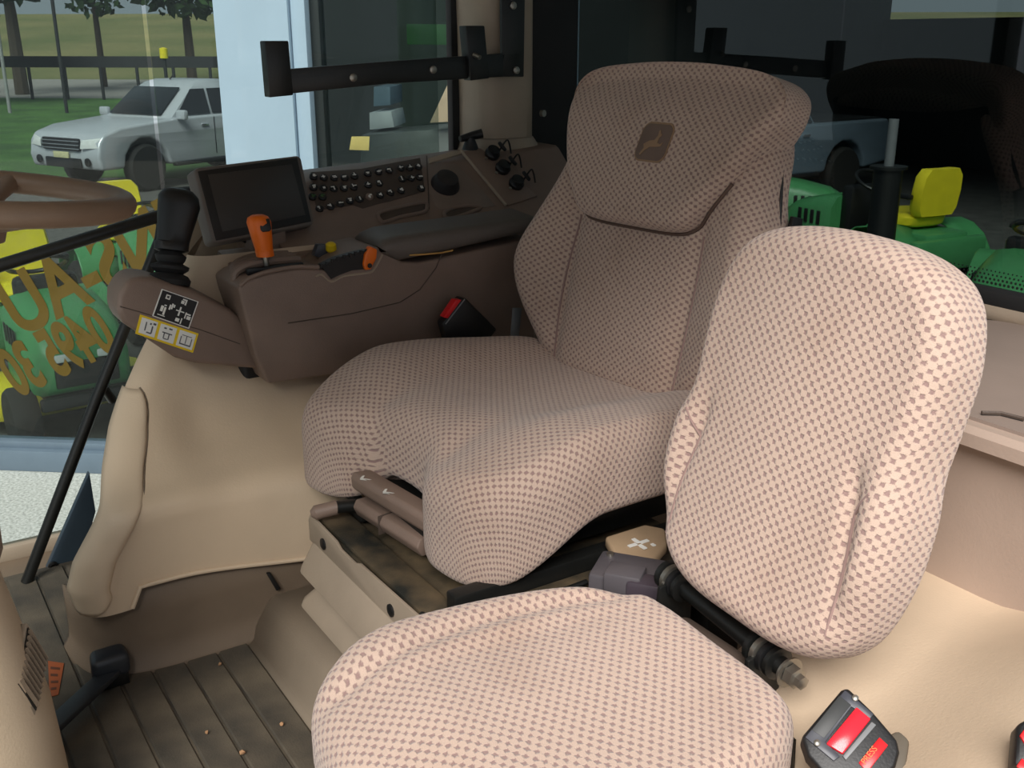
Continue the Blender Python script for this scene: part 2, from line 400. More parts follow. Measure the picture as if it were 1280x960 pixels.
for q in range(41):
    z = .153+.345*q/40; yf = yfront(z); px_ = xprof(z)-.045*math.exp(-((z-.41)/.075)**2)*ss(.66, .77, yf)
    ww = .066*math.sqrt(max(.02, 1-max(0, (z-.40)/.105)**2))*(.35+.65*math.sqrt(min(1, (z-.153)/.03+.02))); row = []
    for k in range(17):
        t = k/16; y = yf+.004-ww*t
        d = min(1, max(0, (y-(yf-.05))/.055)); base = px_+.05*(1-math.sqrt(1-d*d))
        row.append((base-.012*(1-(2*t-1)**8)+.003, y, z))
    cov.append(row)
loft('front_cover', cov, BEIGE, wa, angle=60, thick=.002)
tube('cover_groove', [V(r[-1])+V((-.001, -.002, 0)) for r in cov], .002, PANEL, wa, 6)
# dark lower kick panel
kpath = catmull([(.315, .50, 0), (.315, .70, 0), (.318, .83, 0), (.335, .895, 0), (.37, .935, 0), (.43, .955, 0), (.50, .962, 0)], 5, False)
kp = loft('kick_panel', [[(p.x-.02*(1-ss(0, .04, z)), p.y+.02*(1-ss(0, .04, z))*ss(.85, .95, p.y), z*(1-.35*ss(.35, .45, p.x))) for p in kpath] for z in (-.002, .012, .03, .06, .12, .205)], PANEL, None, thick=.006, angle=60)
tag(kp, 'dark brown kick panel under the beige wheel arch panel', 'panel')
cl = prism('rubber_clip', [(.308, .618, .145), (.308, .610, .145), (.308, .592, .105), (.308, .60, .10)], (-.008, 0, 0), BLACK, None, .002)
tag(cl, 'thin black rubber clip at the rear end of the kick panel', 'clip')

# ============================================================ DRIVER SEAT
ds = thing('driver_seat', 'patterned beige driver seat with high back, wider than the fold-down seat', 'seat', (.05, .25, .0))
X0 = .035
PIV = V((.035, .20, 0)); RD = Matrix.Translation(PIV) @ Matrix.Rotation(math.radians(6.5), 4, 'Z') @ Matrix.Translation(-PIV)   # seat turned a little towards the door
def drv_frame(u, v, wv):
    drop = .055*ss(.30, .56, v)
    return RD @ V((X0+u, -.0+v*.98, .395+wv-drop - .028*(1-ss(-.05, .30, v))))
def drv_front(u, v):
    a = abs(u)
    return .030*ss(.12, .25, a)*(1-.5*ss(.30, .50, v)) - .016*math.exp(-(u/.14)**2-((v-.22)/.16)**2) + .014*math.exp(-((v-.40)/.08)**2)*math.exp(-(u/.20)**2) - .01*math.exp(-((a-.12)/.03)**2)*ss(.3, .45, v)
def drv_bot(u, v): return .03 - .05*ss(.30, .50, v)*ss(.06, .14, abs(u))
K = [(.0, -.09), (.20, -.08), (.28, -.02), (.315, .12), (.33, .30), (.325, .43), (.285, .51), (.225, .522), (.17, .507), (.128, .475), (.09, .455), (.01, .450), (-.055, .46), (-.09, .485), (-.125, .512), (-.175, .524), (-.25, .515), (-.315, .455), (-.345, .32), (-.335, .12), (-.29, -.02), (-.20, -.08)]
pillow('seat_cushion', K, .038, .055, .145, drv_front, drv_frame, FAB, ds, 10, 34, drv_bot)
TB = math.radians(13)
BX = .02
def bk_frame(u, v, wv):
    curve = .05*ss(.38, .62, v)            # top sweeps a little further back
    return RD @ V((BX+u*.935, -.115-v*math.sin(TB)+wv*math.cos(TB)-.02*ss(.4, .65, v), (.455+v*.955*math.cos(TB))+wv*math.sin(TB)))
def bk_front(u, v):
    a = abs(u)
    return .045*ss(.17, .30, a)*math.exp(-((v-.22)/.20)**2) - .010*math.exp(-((a-.175)/.018)**2)*(1-ss(.34, .42, v)) + .012*math.exp(-((v-.14)/.1)**2)*(1-ss(.1, .2, a))
K = [(.0, .0), (.15, .0), (.225, .03), (.285, .10), (.335, .19), (.345, .26), (.315, .35), (.28, .45), (.262, .54), (.22, .60), (.10, .625), (0, .63), (-.10, .625), (-.22, .60), (-.262, .54), (-.28, .45), (-.315, .35), (-.345, .26), (-.335, .19), (-.285, .10), (-.225, .03), (-.15, 0)]
# outline listed clockwise from the bottom going right is counter-clockwise in (u,v)
bk = pillow('backrest', K, .05, .06, .11, bk_front, bk_frame, FAB, ds, 9, 34)
for s in (-1, 1):
    pts = []
    for i in range(14):
        v = .03+i*.025; u = s*(.175+.01*math.sin(i/13*math.pi)); pts.append(bk_frame(u, v, .11+bk_front(u, v)+.0005))
    tube('seam', pts, .0022, FAB, bk, 6)
def hp_front(u, v): return .012*math.exp(-(u/.22)**2) - .055*ss(.50, .68, v)**2 + .012*math.exp(-((v-.42)/.1)**2)
HK = [(0, .350), (.11, .352), (.155, .365), (.182, .40), (.225, .46), (.262, .53), (.285, .59), (.275, .635), (.22, .662), (.10, .675), (0, .678), (-.10, .675), (-.22, .662), (-.275, .635), (-.285, .59), (-.262, .53), (-.225, .46), (-.182, .40), (-.155, .365), (-.11, .352)]
def hp_frame(u, v, wv): return bk_frame(u, v, wv+.018)
hp = pillow('headrest_pad', HK, .028, .026, .115, hp_front, hp_frame, FAB, ds, 9, 30)
pts = [bk_frame(p.x, p.y, .112+bk_front(p.x, p.y)) for p in catmull([(k[0]*1.005, k[1]-.002, 0) for k in (HK[-4:]+HK[:5])], 6, False)]
tube('pad_shadow_line', pts, .004, mat('pad_shadow_brown', (96, 76, 66), .9), hp, 6)  # dark strip paints the shadow line under the pad's lower edge
# embroidered emblem: shield, border and leaping deer
def on_pad(u, v, lift): return hp_frame(u, v, .115+hp_front(u, v)+lift)
EC = (-.035, .515)
def emb(name, poly, lift, m, par):
    vs_ = [on_pad(EC[0]+x, EC[1]+y, lift) for x, y in poly]
    vs2 = [on_pad(EC[0]+x, EC[1]+y, lift-.004) for x, y in poly]; n = len(poly)
    return pyd(name, vs_+vs2, [tuple(range(n))]+[(i, (i+1) % n, n+(i+1) % n, n+i) for i in range(n)], m, par, smooth=False)
def rsq(hw, hh, r, n=6, bow=0):
    out = []
    for cx, cy, a0 in ((hw-r, hh-r, 0), (-hw+r, hh-r, 90), (-hw+r, -hh+r, 180), (hw-r, -hh+r, 270)):
        for k in range(n+1):
            a = math.radians(a0+90*k/n); x = cx+r*math.cos(a); y = cy+r*math.sin(a); out.append((x, y*(1+bow*(1-(x/hw)**2))))
    return out
EMD = mat('emblem_dark_thread', (114, 96, 86), .9); EMB = mat('emblem_tan_thread', (150, 122, 96), .9)
sh = emb('emblem', rsq(.041, .036, .016, bow=.12), .0022, EMB, hp)
emb('emblem_field', rsq(.0385, .0328, .0142, bow=.12), .0032, EMD, hp)
deer = [(-.026, -.006), (-.012, .002), (.002, .004), (.008, .014), (.006, .024), (.010, .026), (.013, .019), (.018, .017), (.017, .013), (.013, .010), (.012, -.001), (.022, -.004), (.027, .001), (.025, -.008), (.010, -.010), (-.006, -.011), (-.016, -.018), (-.026, -.030), (-.029, -.027), (-.021, -.014)]
deer = [(-x*.9, y*.92) for x, y in deer]
emb('leaping_deer', deer, .0042, EMB, hp)
# black shell behind backrest
shell_rows = []
for v in [i*.05 for i in range(13)]:
    hw = .26 if v < .1 else .30 if v < .35 else .262
    hw = .22+.08*math.sin(min(1, v/.3)*math.pi/2) if v < .35 else .30-.05*ss(.35, .6, v)
    shell_rows.append([bk_frame(hw*math.copysign(min(1, abs(t))**.8, t), v, .04-.10*(1-abs(t)**4)) for t in [i/8-1 for i in range(17)]])
loft('back_shell', shell_rows, BLACK, ds, thick=.006)
e_ = bk_frame(-.305, .30, .03)
lv = prism('recline_marker', [bk_frame(-.322, .27, .045), bk_frame(-.322, .27, .0), bk_frame(-.315, .42, .0), bk_frame(-.315, .42, .03)], (.01, 0, 0), BLACK, ds, .002)
M_ = basis(bk_frame(-.3235, .315, .020), V((0, math.sin(TB)*-1, math.cos(TB))), V((0, 1, 0)), V((-1, 0, 0)))
text_mesh('marker_print', 'P', .02, WHITE, lv, M_, depth=.0005)
# pull handle in the front notch
def front_bar(y, z): return [(X0-.135, y, z), (X0+.115, y, z)]
hb = [( .465, .40), (.502, .405), (.508, .395), (.506, .375), (.485, .355), (.465, .352)]
ph_ = prism('pull_handle', [(X0-.13, y-.01, z) for y, z in hb], (.245, 0, 0), BROWN, ds, .004)
for k, xx in enumerate((.075, .0)):
    c = V((X0+xx, .487, .4035))
    arr = [(-.012, -.004), (.0, .008), (.012, -.004), (.012, .002), (0, .016), (-.012, .002)]
    vs_ = [c+V((x, y*.9, .0012+y*.13)) for x, y in arr]
    pyd('arrow_mark', vs_+[v-V((0, 0, .002)) for v in vs_], [(0, 1, 4, 5), (1, 2, 3, 4), (6, 7, 8, 9, 10, 11)], WHITE, ph_, smooth=False)
lh = prism('lower_handle', [(X0-.10, .455, .352), (X0-.10, .492, .352), (X0-.10, .500, .338), (X0-.10, .49, .318), (X0-.10, .455, .318)], (.21, 0, 0), BROWN, ds, .004)
box('handle_joint', (X0+.018, .47, .317), (X0+.021, .5008, .353), BROWN2, lh, .0005)
for o_ in list(ds.children)+[g for c in ds.children for g in c.children]:
    if o_.name.split('.')[0] in ('pull_handle', 'arrow_mark', 'lower_handle', 'handle_joint'): o_.data.transform(RD)
# seat pan and suspension top plate
box('seat_pan', (X0-.25, .02, .33), (X0+.25, .47, .375), BLKP, ds, .01)
pla = prism('base_plate', [(.19, .56, .285), (.19, .02, .285), (-.27, .02, .285), (-.27, .56, .285)], (0, 0, .012), DUSTY, ds, .004)
prism('front_flange', [(.185, .562, .298), (.175, .562, .312), (.06, .562, .306), (.04, .562, .298), (-.02, .562, .298), (-.04, .562, .306), (-.25, .562, .312), (-.27, .562, .296), (-.27, .562, .235), (.185, .562, .255)], (0, .006, 0), BEIGE2, ds, .0015)
box('plate_rail', (-.26, .50, .297), (.18, .556, .309), DUSTY, ds, .004)
for x in (.155, -.12, -.20): lathe('bolt', [(.011, 0), (.011, .004), (.006, .006)], (x-.04, .567, .277), (0, 1, 0), BLACK, ds, 12)
for (x, y) in ((.05, .43), (-.03, .36), (-.09, .42)): lathe('plate_hole', [(.012, 0), (.012, .0012), (.004, .0012)], (x, y, .297), (0, 0, 1), BLACK, ds, 10)
box('cross_tube', (.10, .47, .305), (.20, .50, .335), BLKP, ds, .006)
# rail pin with brown cap
tube('slide_pin', [(.12, .50, .335), (.125, .535, .338)], .012, BLKP, ds, 12)
lathe('pin_cap', [(.008, 0), (.0135, .004), (.0135, .03), (.0135, .045), (.006, .053)], (.128, .528, .336), (.25, 1, -.12), BROWN, ds, 14)
# left slide rail with plates and bolts (dark steel)
box('slide_rail', (-.285, .02, .305), (-.255, .52, .345), BLKP, ds, .005)
box('side_plate', (-.315, .0, .24), (-.285, .555, .318), DUSTY, ds, .003)
for y in (.10, .21, .32, .43, .53): lathe('bolt', [(.010, 0), (.010, .006), (.005, .008)], (-.315, y, .283), (-1, 0, 0), BLACK, ds, 10)
tube('brake_cable', catmull([(-.25, .56, .312), (-.29, .548, .318), (-.315, .50, .322), (-.318, .40, .318), (-.325, .30, .325)], 6, False), .005, BLKP, ds, 8)
lathe('bright_nut', [(.009, 0), (.009, .012), (.005, .016)], (-.285, .545, .312), (-1, 0, .2), STEEL, ds, 6)
# tan adjuster tab with white pictogram
tabp = [(-.285, .235, .372), (-.285, .15, .372), (-.31, .125, .368), (-.345, .15, .36), (-.362, .19, .355), (-.358, .235, .355), (-.335, .25, .36)]
tb = prism('adjuster_tab', tabp, (0, 0, -.02), mat('tan_plastic', (164, 140, 112), .5), ds, .006, 3)
nrm = V((-.2, 0, 1)).normalized()
for a, b, c, d in ((-.335, .195, .008, .0035), (-.325, .183, .0035, .008), (-.325, .208, .0035, .008), (-.318, .195, .008, .0035), (-.338, .175, .004, .003)):
    z = .372-(-.285-a)*.215+.0012; box('pictogram_mark', (a-c, b-d, z-.001), (a+c, b+d, z+.0008), WHITE, tb, 0)
# rectangular bellows of the suspension
rows = []
for off, z in ((.0, .265), (.012, .255), (.030, .205), (.032, .195), (.006, .178), (.004, .170), (.030, .135), (.034, .122), (.008, .100), (.006, .092), (.034, .060), (.036, .045), (.02, .01)):
    hw, hd = .20+off, .27+off; ring = []
    for cx, cy, a0 in ((1, 1, 0), (-1, 1, 90), (-1, -1, 180), (1, -1, 270)):
        for k in range(5):
            a = math.radians(a0+90*k/4); r_ = .025; ring.append((-.03+cx*(hw-r_)+r_*math.cos(a), .29+cy*(hd-r_)+r_*math.sin(a), z))
    rows.append(ring)
loft('suspension_bellows', rows, BEIGE2, ds, closed=True, angle=35)
# driver belt buckle on the right of the seat
bu = thing('seat_belt_buckle', 'black buckle with red button between driver seat and console', 'buckle', atx(600, 410, .40))
pb = [atx(*q, .385) for q in ((553, 405), (578, 372), (584, 374), (622, 412), (600, 440), (560, 430))]
prism('buckle_body', pb, (.028, 0, 0), BLACK, bu, .005)
prism('release_button', [atx(*q, .383) for q in ((555, 397), (570, 375), (577, 375), (560, 398))], (.02, 0, 0), RED, bu, .001)
tube('buckle_edge', [atx(*q, .383) for q in ((557, 405), (581, 374))], .0015, GREY, bu, 6)
stp = loft('belt_strap', [[atx(641, 385, .40), atx(652, 385, .40)], [atx(638, 420, .41), atx(648, 422, .41)], [atx(632, 450, .42), atx(642, 452, .42)]], GREY, None, thick=.003)
tag(stp, 'short grey belt webbing strip behind the black buckle', 'belt strap')

# ============================================================ INSTRUCTOR SEAT (fold down)
ins = thing('instructor_seat', 'small fold-down beige patterned seat nearest the camera, brightly lit', 'seat', (-.7, .5, .2))
IR = math.radians(-4)
def rotI(p):
    c = V((-.70, .33)); d = V((p.x, p.y))-c
    return V((c.x+d.x*math.cos(IR)-d.y*math.sin(IR), c.y+d.x*math.sin(IR)+d.y*math.cos(IR), p.z))
TI = math.radians(15)
def ib_frame(u, v, wv): return rotI(V((-.697+u*.90, .285-v*math.sin(TI)+wv*math.cos(TI), .442+v*1.02*math.cos(TI)+wv*math.sin(TI))))
def ib_front(u, v):
    a = abs(u)
    return .010*math.exp(-(u/.15)**2) - .012*math.exp(-((a-.165+.03*ss(.1, .3, v))/.012)**2)*(1-ss(.20, .27, v)) + .012*ss(.14, .19, a)*(1-ss(.2, .3, v))
IK = [(0, 0), (.09, .002), (.15, .02), (.19, .06), (.212, .13), (.214, .20), (.202, .255), (.207, .31), (.206, .38), (.18, .445), (.12, .478), (0, .49), (-.12, .478), (-.18, .445), (-.206, .38), (-.207, .31), (-.205, .255), (-.214, .20), (-.212, .13), (-.19, .06), (-.15, .02), (-.09, .002)]
ib = pillow('backrest', IK, .034, .042, .085, ib_front, ib_frame, FAB, ins, 9, 34, uvo=(.1, .2))
for s in (-1, 1):
    pts = []
    for i in range(12):
        v = .055+i*.0155; u = s*(.162-.03*ss(.1, .3, v)+.035*ss(.19, .23, v)); pts.append(ib_frame(u, v, .085+ib_front(u, v)))
    tube('seam', pts, .002, FAB, ib, 6)
def ic_frame(u, v, wv): return rotI(V((-.705+u, .375+v, .352+wv-.03*ss(.35, .5, v))))
def ic_front(u, v):
    return .016*ss(.10, .16, u)*(1-.6*ss(.40, .47, v)) - .012*math.exp(-((u-.125-.03*math.sin(v*6))/.014)**2)*ss(.02, .06, v) + .006*math.exp(-(u/.15)**2-((v-.25)/.2)**2)
IK2 = [(0, 0), (.10, .0), (.15, .02), (.19, .09), (.215, .20), (.225, .33), (.215, .42), (.17, .475), (.08, .49), (0, .492), (-.08, .49), (-.17, .475), (-.215, .42), (-.225, .33), (-.215, .2), (-.19, .09), (-.15, .02), (-.10, 0)]
pillow('seat_cushion', IK2, .036, .045, .10, ic_front, ic_frame, FAB, ins, 10, 34, uvo=(.33, .05))
# hinge bar with bushings along the foot of the backrest
A_ = atz(832, 716, .435); B_ = atz(988, 842, .425); dx = (B_-A_).normalized(); LBAR = (B_-A_).length
tube('hinge_bar', [A_, B_], .0125, BLKP, ins, 14)
for t0, n_ in ((0.0, 4), (LBAR*.74, 4)):
    for k in range(n_):
        lathe('bushing', [(.017, 0), (.0215, .002), (.0215, .009), (.017, .011)], A_+dx*(t0+k*.0125), dx, [BLKP, STEEL, BLACK, BLKP][k], ins, 18)
lathe('end_nut', [(.014, 0), (.014, .012), (.009, .014), (.009, .022), (.004, .024)], B_+dx*.0, dx, STEEL, ins, 6)
lathe('washer', [(.02, 0), (.02, .003)], B_-dx*.004, dx, STEEL, ins, 18)
nb = V((-dx.y, dx.x, 0))
for t in (.02, LBAR*.80):
    p = A_+dx*t
    prism('hinge_bracket', [p+V((0, .03, .0)), p+V((0, -.03, .01)), p+V((0, -.03, -.12)), p+V((0, .04, -.12))], dx*.008, BLKP, ins, .002)
box('seat_support', (-.90, .47, .322), (-.52, .80, .352), BLKP, ins, .01, M=None)
bm = bmesh.new(); b_box(bm, (-.72, .315, .33), (-.57, .35, .40), .014); fin(bm, 'hinge_block', BROWN2, ins)
loft('hinge_cover', [[(-.545, .37, .405), (-.84, .40, .395)], [(-.545, .36, .40), (-.84, .39, .39)], [(-.545, .355, .30), (-.84, .385, .30)]], BLKP, ins, thick=.004)
box('pedestal', (-.86, .635, .0), (-.50, .79, .322), BEIGE2, ins, .02)
# actuator with connector between the seats
ac = thing('seat_actuator', 'dark grey electric actuator with connector between the two seats', 'actuator', (-.40, .28, .28))
MG = mat('violet_grey_plastic', (88, 84, 88), .4)
MR = basis(V((-.405, .27, .355)), V((.80, .60, 0)).normalized()*1.15, V((-.6, .8, 0)).normalized()*1.15, V((0, 0, 1.1)))
bm = bmesh.new(); b_box(bm, (-.055, -.04, -.05), (.055, .035, .02), .006); fin(bm, 'gear_housing', MG, ac, M=MR)
bm = bmesh.new(); b_box(bm, (-.075, .02, -.03), (.0, .055, .03), .008); fin(bm, 'motor_can', mat('dark_violet_plastic', (66, 58, 66), .4), ac, M=MR)
bm = bmesh.new(); b_box(bm, (-.02, .01, .0), (.03, .05, .034), .004); fin(bm, 'connector', MG, ac, M=MR)
lathe('screw', [(.006, 0), (.006, .004)], MR @ V((.04, -.025, .02)), (0, 0, 1), STEEL, ac, 10)
box('mount_leg', (-.46, .25, .1), (-.36, .33, .29), BLKP, ac, .005)
# rear floor pedestal plates between seats
fp = thing('seat_frame_plate', 'black dusty steel bracket plate beside the hinge bar', 'bracket', (-.45, .15, .2))
prism('plate', [(-.43, .25, .355), (-.52, .20, .37), (-.52, .10, .37), (-.41, .10, .36), (-.40, .2, .352)], (0, 0, -.006), DUSTY, fp, .002)
lathe('bolt', [(.011, 0), (.011, .006), (.006, .008)], (-.46, .17, .362), (0, 0, 1), BLACK, fp, 12)
box('plate_leg', (-.50, .13, .1), (-.42, .2, .35), BLKP, fp, .004)

# ============================================================ LEFT WHEEL ARCH, STORAGE BOX, BUCKLES
def zarch(x, y):
    z = .325+.095*ss(.46, .12, y) + .10*ss(-.1, -.4, y) + .13*ss(-.80, -1.12, x)
    return z-.30*ss(-.66, -.50, x)*ss(-.2, .2, y)
rows = []
for i in range(30):
    x = -.48-.9*i/29; rows.append([(x, y, zarch(x, y)) for y in [.60-j*.04 for j in range(30)]])
la = thing('left_wheel_arch', 'smooth light beige wheel arch cover right of the fold-down seat', 'side panel', (-.9, .2, .2))
loft('arch_cover', rows, BEIGE, la, angle=70)
loft('arch_front', [[(-.48-.9*i/29, .60, zarch(-.48-.9*i/29, .60)) for i in range(30)], [(-.48-.9*i/29, .62, -.02) for i in range(30)]], BEIGE, la, angle=70)
sb_ = thing('storage_box', 'brown rounded storage box with grey lid behind the fold-down seat', 'storage box', (-.75, -.28, .42))
def rrect(x0, x1, y0, y1, r, z, n=6):
    out = []
    for cx, cy, a0 in ((x1-r, y1-r, 0), (x0+r, y1-r, 90), (x0+r, y0+r, 180), (x1-r, y0+r, 270)):
        for k in range(n+1):
            a = math.radians(a0+90*k/n); out.append((cx+r*math.cos(a), cy+r*math.sin(a), z))
    return out
bx0, bx1, by0, by1 = -1.02, -.36, -.545, .01
loft('box_body', [rrect(bx0+i_*.02, bx1-.02-i_*.02, by0, by1-.02-i_*.025, .14, z, 8) for i_, z in ((1, .30), (.6, .45), (.3, .58), (0, .645))], mat('box_taupe', (172, 152, 138), .5, .04, 40, .15), sb_, closed=True, capends=True)
lid = loft('box_lid', [rrect(bx0, bx1, by0, by1, .15, z, 8) if k_ else rrect(bx0+.012, bx1-.012, by0+.012, by1-.012, .14, z, 8) for k_, z in ((0, .638), (1, .642), (1, .66), (0, .667), (0, .6672))], MATS['box_taupe'], sb_, closed=True, capends=True)
loft('lid_inlay', [rrect(bx0+.03, bx1-.03, by0+.03, by1-.03, .125, z, 8) for z in (.664, .672)], mat('lid_grey_brown', (142, 126, 116), .5, .04, 40, .15), lid, closed=True, capends=True)
tube('lid_latch', [(-.745, .0-.035, .676), (-.76, -.055, .676), (-.79, -.06, .676)], .003, BROWN2, lid, 6)
rs_ = struct(box('trim_4', (-1.0, -.57, .66), (.86, -.53, .69), BEIGE2, None, .01), 'grey beige sill along the foot of the rear window')
# big buckle on stalk
b2 = thing('belt_buckle', 'large black seat belt buckle with bright red button at the bottom right', 'buckle', (-.88, .34, .33))
n2 = V((-.42, .42, .80)).normalized()
pc = atz(1066, 915, .44)
def bp(px, py, k=0): return atp(px, py, pc, n2)+n2*k
out = [(1002, 921), (1008, 914), (1052, 862), (1060, 859), (1092, 890), (1122, 925), (1125, 940), (1120, 958), (1085, 1000), (1045, 985), (1010, 945)]
bb_ = prism('buckle_body', [bp(x, y) for x, y in out], n2*-.028, BLACK, b2, .004, 3)
prism('face_plate', [bp(x, y, .002) for x, y in ((1006, 922), (1056, 863), (1092, 893), (1088, 899), (1064, 884), (1032, 928), (1050, 946), (1042, 952))], n2*-.006, mat('slate_plastic', (62, 64, 72), .4), b2, .001)
prism('latch_slot', [bp(x, y, .0025) for x, y in ((1014, 913), (1049, 870), (1064, 882), (1030, 924))], n2*-.004, mat('slot_grey', (52, 54, 54), .5), b2, .001)
prism('release_button', [bp(x, y, .005) for x, y in ((1032, 931), (1070, 885), (1088, 900), (1053, 944))], n2*-.006, mat('glossy_red', (235, 40, 55), .18), b2, .0015)
prism('button_ledge', [bp(x, y, .003) for x, y in ((1053, 946), (1089, 903), (1095, 907), (1057, 951))], n2*-.004, GREY, b2, .0008)
prism('red_label', [bp(x, y, .002) for x, y in ((1073, 954), (1099, 922), (1110, 932), (1084, 966))], n2*-.003, RED, b2, .0008)
M_ = basis(bp(1081, 957, .0022), (bp(1104, 931)-bp(1081, 960)).normalized(), n2.cross((bp(1104, 931)-bp(1081, 960)).normalized()), n2)
text_mesh('label_print', 'PRESS', .009, mat('gold_print', (225, 120, 60), .5), b2, M_, depth=.0002)
for x, y in ((1068.5, 874), (1021, 930)): lathe('rivet', [(.0036, 0), (.0036, .003), (.002, .004)], bp(x, y, .002), n2, STEEL, b2, 10)
prism('stalk', [bp(x, y, -.02) for x, y in ((1108, 915), (1128, 905), (1142, 918), (1136, 960), (1110, 1000), (1090, 960))], n2*-.02, mat('olive_plastic', (92, 84, 72), .5), b2, .004)
b3 = thing('belt_buckle', 'red and black belt buckle cut by the right edge of the photo', 'buckle', (-1.0, .34, .4))
pc3 = atz(1285, 915, .52)
prism('buckle_body', [atp(x, y, pc3, n2) for x, y in ((1272, 905), (1290, 895), (1320, 930), (1300, 975), (1268, 955))], n2*-.03, BLACK, b3, .004)
prism('release_button', [atp(x, y, pc3, n2)+n2*.003 for x, y in ((1274, 920), (1285, 905), (1297, 918), (1283, 935))], n2*-.006, RED, b3, .001)
prism('red_mark', [atp(x, y, pc3, n2)+n2*.002 for x, y in ((1270, 958), (1277, 948), (1290, 960), (1283, 970))], n2*-.003, RED, b3, .001)

# ============================================================ CONTROL CONSOLE (armrest)
CZ = -.018; CYO = -.015
cn = thing('control_console', 'brown armrest control console right of the driver seat', 'console', (.55, .3, .47))
top = [(.595, .71), (.575, .722), (.53, .731), (.47, .733), (.425, .727), (.405, .722), (.385, .735), (.34, .752), (.29, .757), (.255, .742), (.24, .722), (.20, .715), (.10, .722), (-.10, .738)]
poly = [(.447, y+CYO, z+CZ) for y, z in top] + [(.447, -.12, .62), (.447, -.12, .452), (.447, .30, .478), (.447, .535, .485), (.447, .558, .55)]
prism('console_body', poly, (.15, 0, 0), BROWN, cn, .007, 3)
tube('seam_line', [atx(*q, .446) for q in ((552, 318), (545, 335), (525, 362), (500, 378), (440, 392), (360, 404))], .0012, BROWN2, cn, 6)
# outer slope (behind lever gate) up to the panel
prism('console_deck', [(.58, .55, .64), (.58, .55, .705), (.66, .545, .722), (.70, .54, .72), (.70, .54, .60)], (0, -.66, 0), BROWN, cn, .006)
for k in range(4):                                              # ridged gate beside the shifter
    tube('gate_ridge', catmull([(.50+k*.022, .57-.006*k, .685), (.50+k*.022, .563-.006*k, .712), (.50+k*.022, .515-.004*k, .724), (.50+k*.022, .43, .722)], 5, False), .008, BROWN, cn, 8)
box('gate_slot', (.475, .43, .705), (.49, .55, .7195), BLACK, cn, .004)
edge = catmull([(.449, y+CYO, z+CZ) for y, z in ((.59, .712), (.57, .725), (.53, .734), (.47, .736), (.425, .730))], 6, False)
tube('edge_bead', edge, .0045, BROWN, cn, 8)  # raised bead along the top edge, in the console's own brown
# orange shift lever
lp = atx(336, 343, .49); lt = atx(322, 270, .49)
sl = tube('lever_stem', [lp+V((0, 0, -.02)), lp.lerp(lt, .35)], .0055, STEEL, cn, 10)
ax = (lt-lp).normalized()
gp = loft('lever_grip', [[lp.lerp(lt, t)+V((sx*a*.9, 0, 0))+V((0, -1, 0)).cross(V((1, 0, 0)))*0+V((0, sy*b, 0)) for sx, sy in [(math.cos(2*math.pi*k/16), math.sin(2*math.pi*k/16)) for k in range(16)]] for t, a, b in ((.31, .012, .012), (.32, .018, .018), (.42, .0185, .0185), (.425, .0178, .0178), (.70, .021, .022), (.9, .022, .0245), (.98, .018, .021), (1.02, .010, .012))], ORANGE, cn, closed=True, capends=True)
gc = lp.lerp(lt, .86)+V((-.019, -.006, .0))
prism('grip_button', [gc+V((-.0, y, z))+V((.008*(z > 0), 0, 0)) for y, z in ((.011, .012), (-.011, .012), (-.011, -.008), (-.006, -.012), (.008, -.012), (.011, -.008))], (-.004, 0, 0), BLACK, gp, .0015)
# throttle arc with orange lever
arc_c = V((.442, .325, .70)); pts_o = []; pts_i = []
for px, py in ((402, 332), (420, 323), (440, 317), (458, 313)): pts_o.append(atx(px, py, .444))
for px, py in ((461, 336), (440, 338), (424, 344), (414, 349)): pts_i.append(atx(px, py, .444))
tq = prism('throttle_quadrant', pts_o+pts_i, (.02, 0, 0), BLACK, cn, .0)
for k in range(9):
    t = k/8; p = pts_o[0].lerp(pts_o[1], t*3) if t < 1/3 else pts_o[1].lerp(pts_o[2], t*3-1) if t < 2/3 else pts_o[2].lerp(pts_o[3], t*3-2)
    box('quadrant_tooth', (p.x-.003, p.y-.0028, p.z-.006), (p.x+.004, p.y+.0028, p.z+.003), BLACK, tq, .0008)
tl = prism('throttle_lever', [atx(*q, .436) for q in ((463, 308), (472, 312), (471, 323), (464, 337), (457, 338), (455, 331), (457, 318))], (.016, 0, 0), ORANGE, cn, .003, 3)
lathe('lever_pin', [(.005, 0), (.005, .002)], atx(462, 332, .4345), (-1, 0, 0), BLACK, tl, 10)
tube('recess_edge', catmull([atx(*q, .447) for q in ((395, 346), (402, 343), (414, 352), (430, 345), (460, 341), (468, 336), (478, 318))], 4, False), .0025, BEIGE2, cn, 6)
prism('rocker_switch', [atx(*q, .53) for q in ((393, 320), (398, 306), (412, 306), (414, 316), (404, 324))], (.02, 0, 0), mat('slate_plastic2', (70, 72, 80), .4), cn, .002)
lathe('yellow_knob', [(.009, 0), (.012, .004), (.011, .016), (.006, .02)], atx(414, 314, .53), (-.2, .1, 1), YEL, cn, 14)
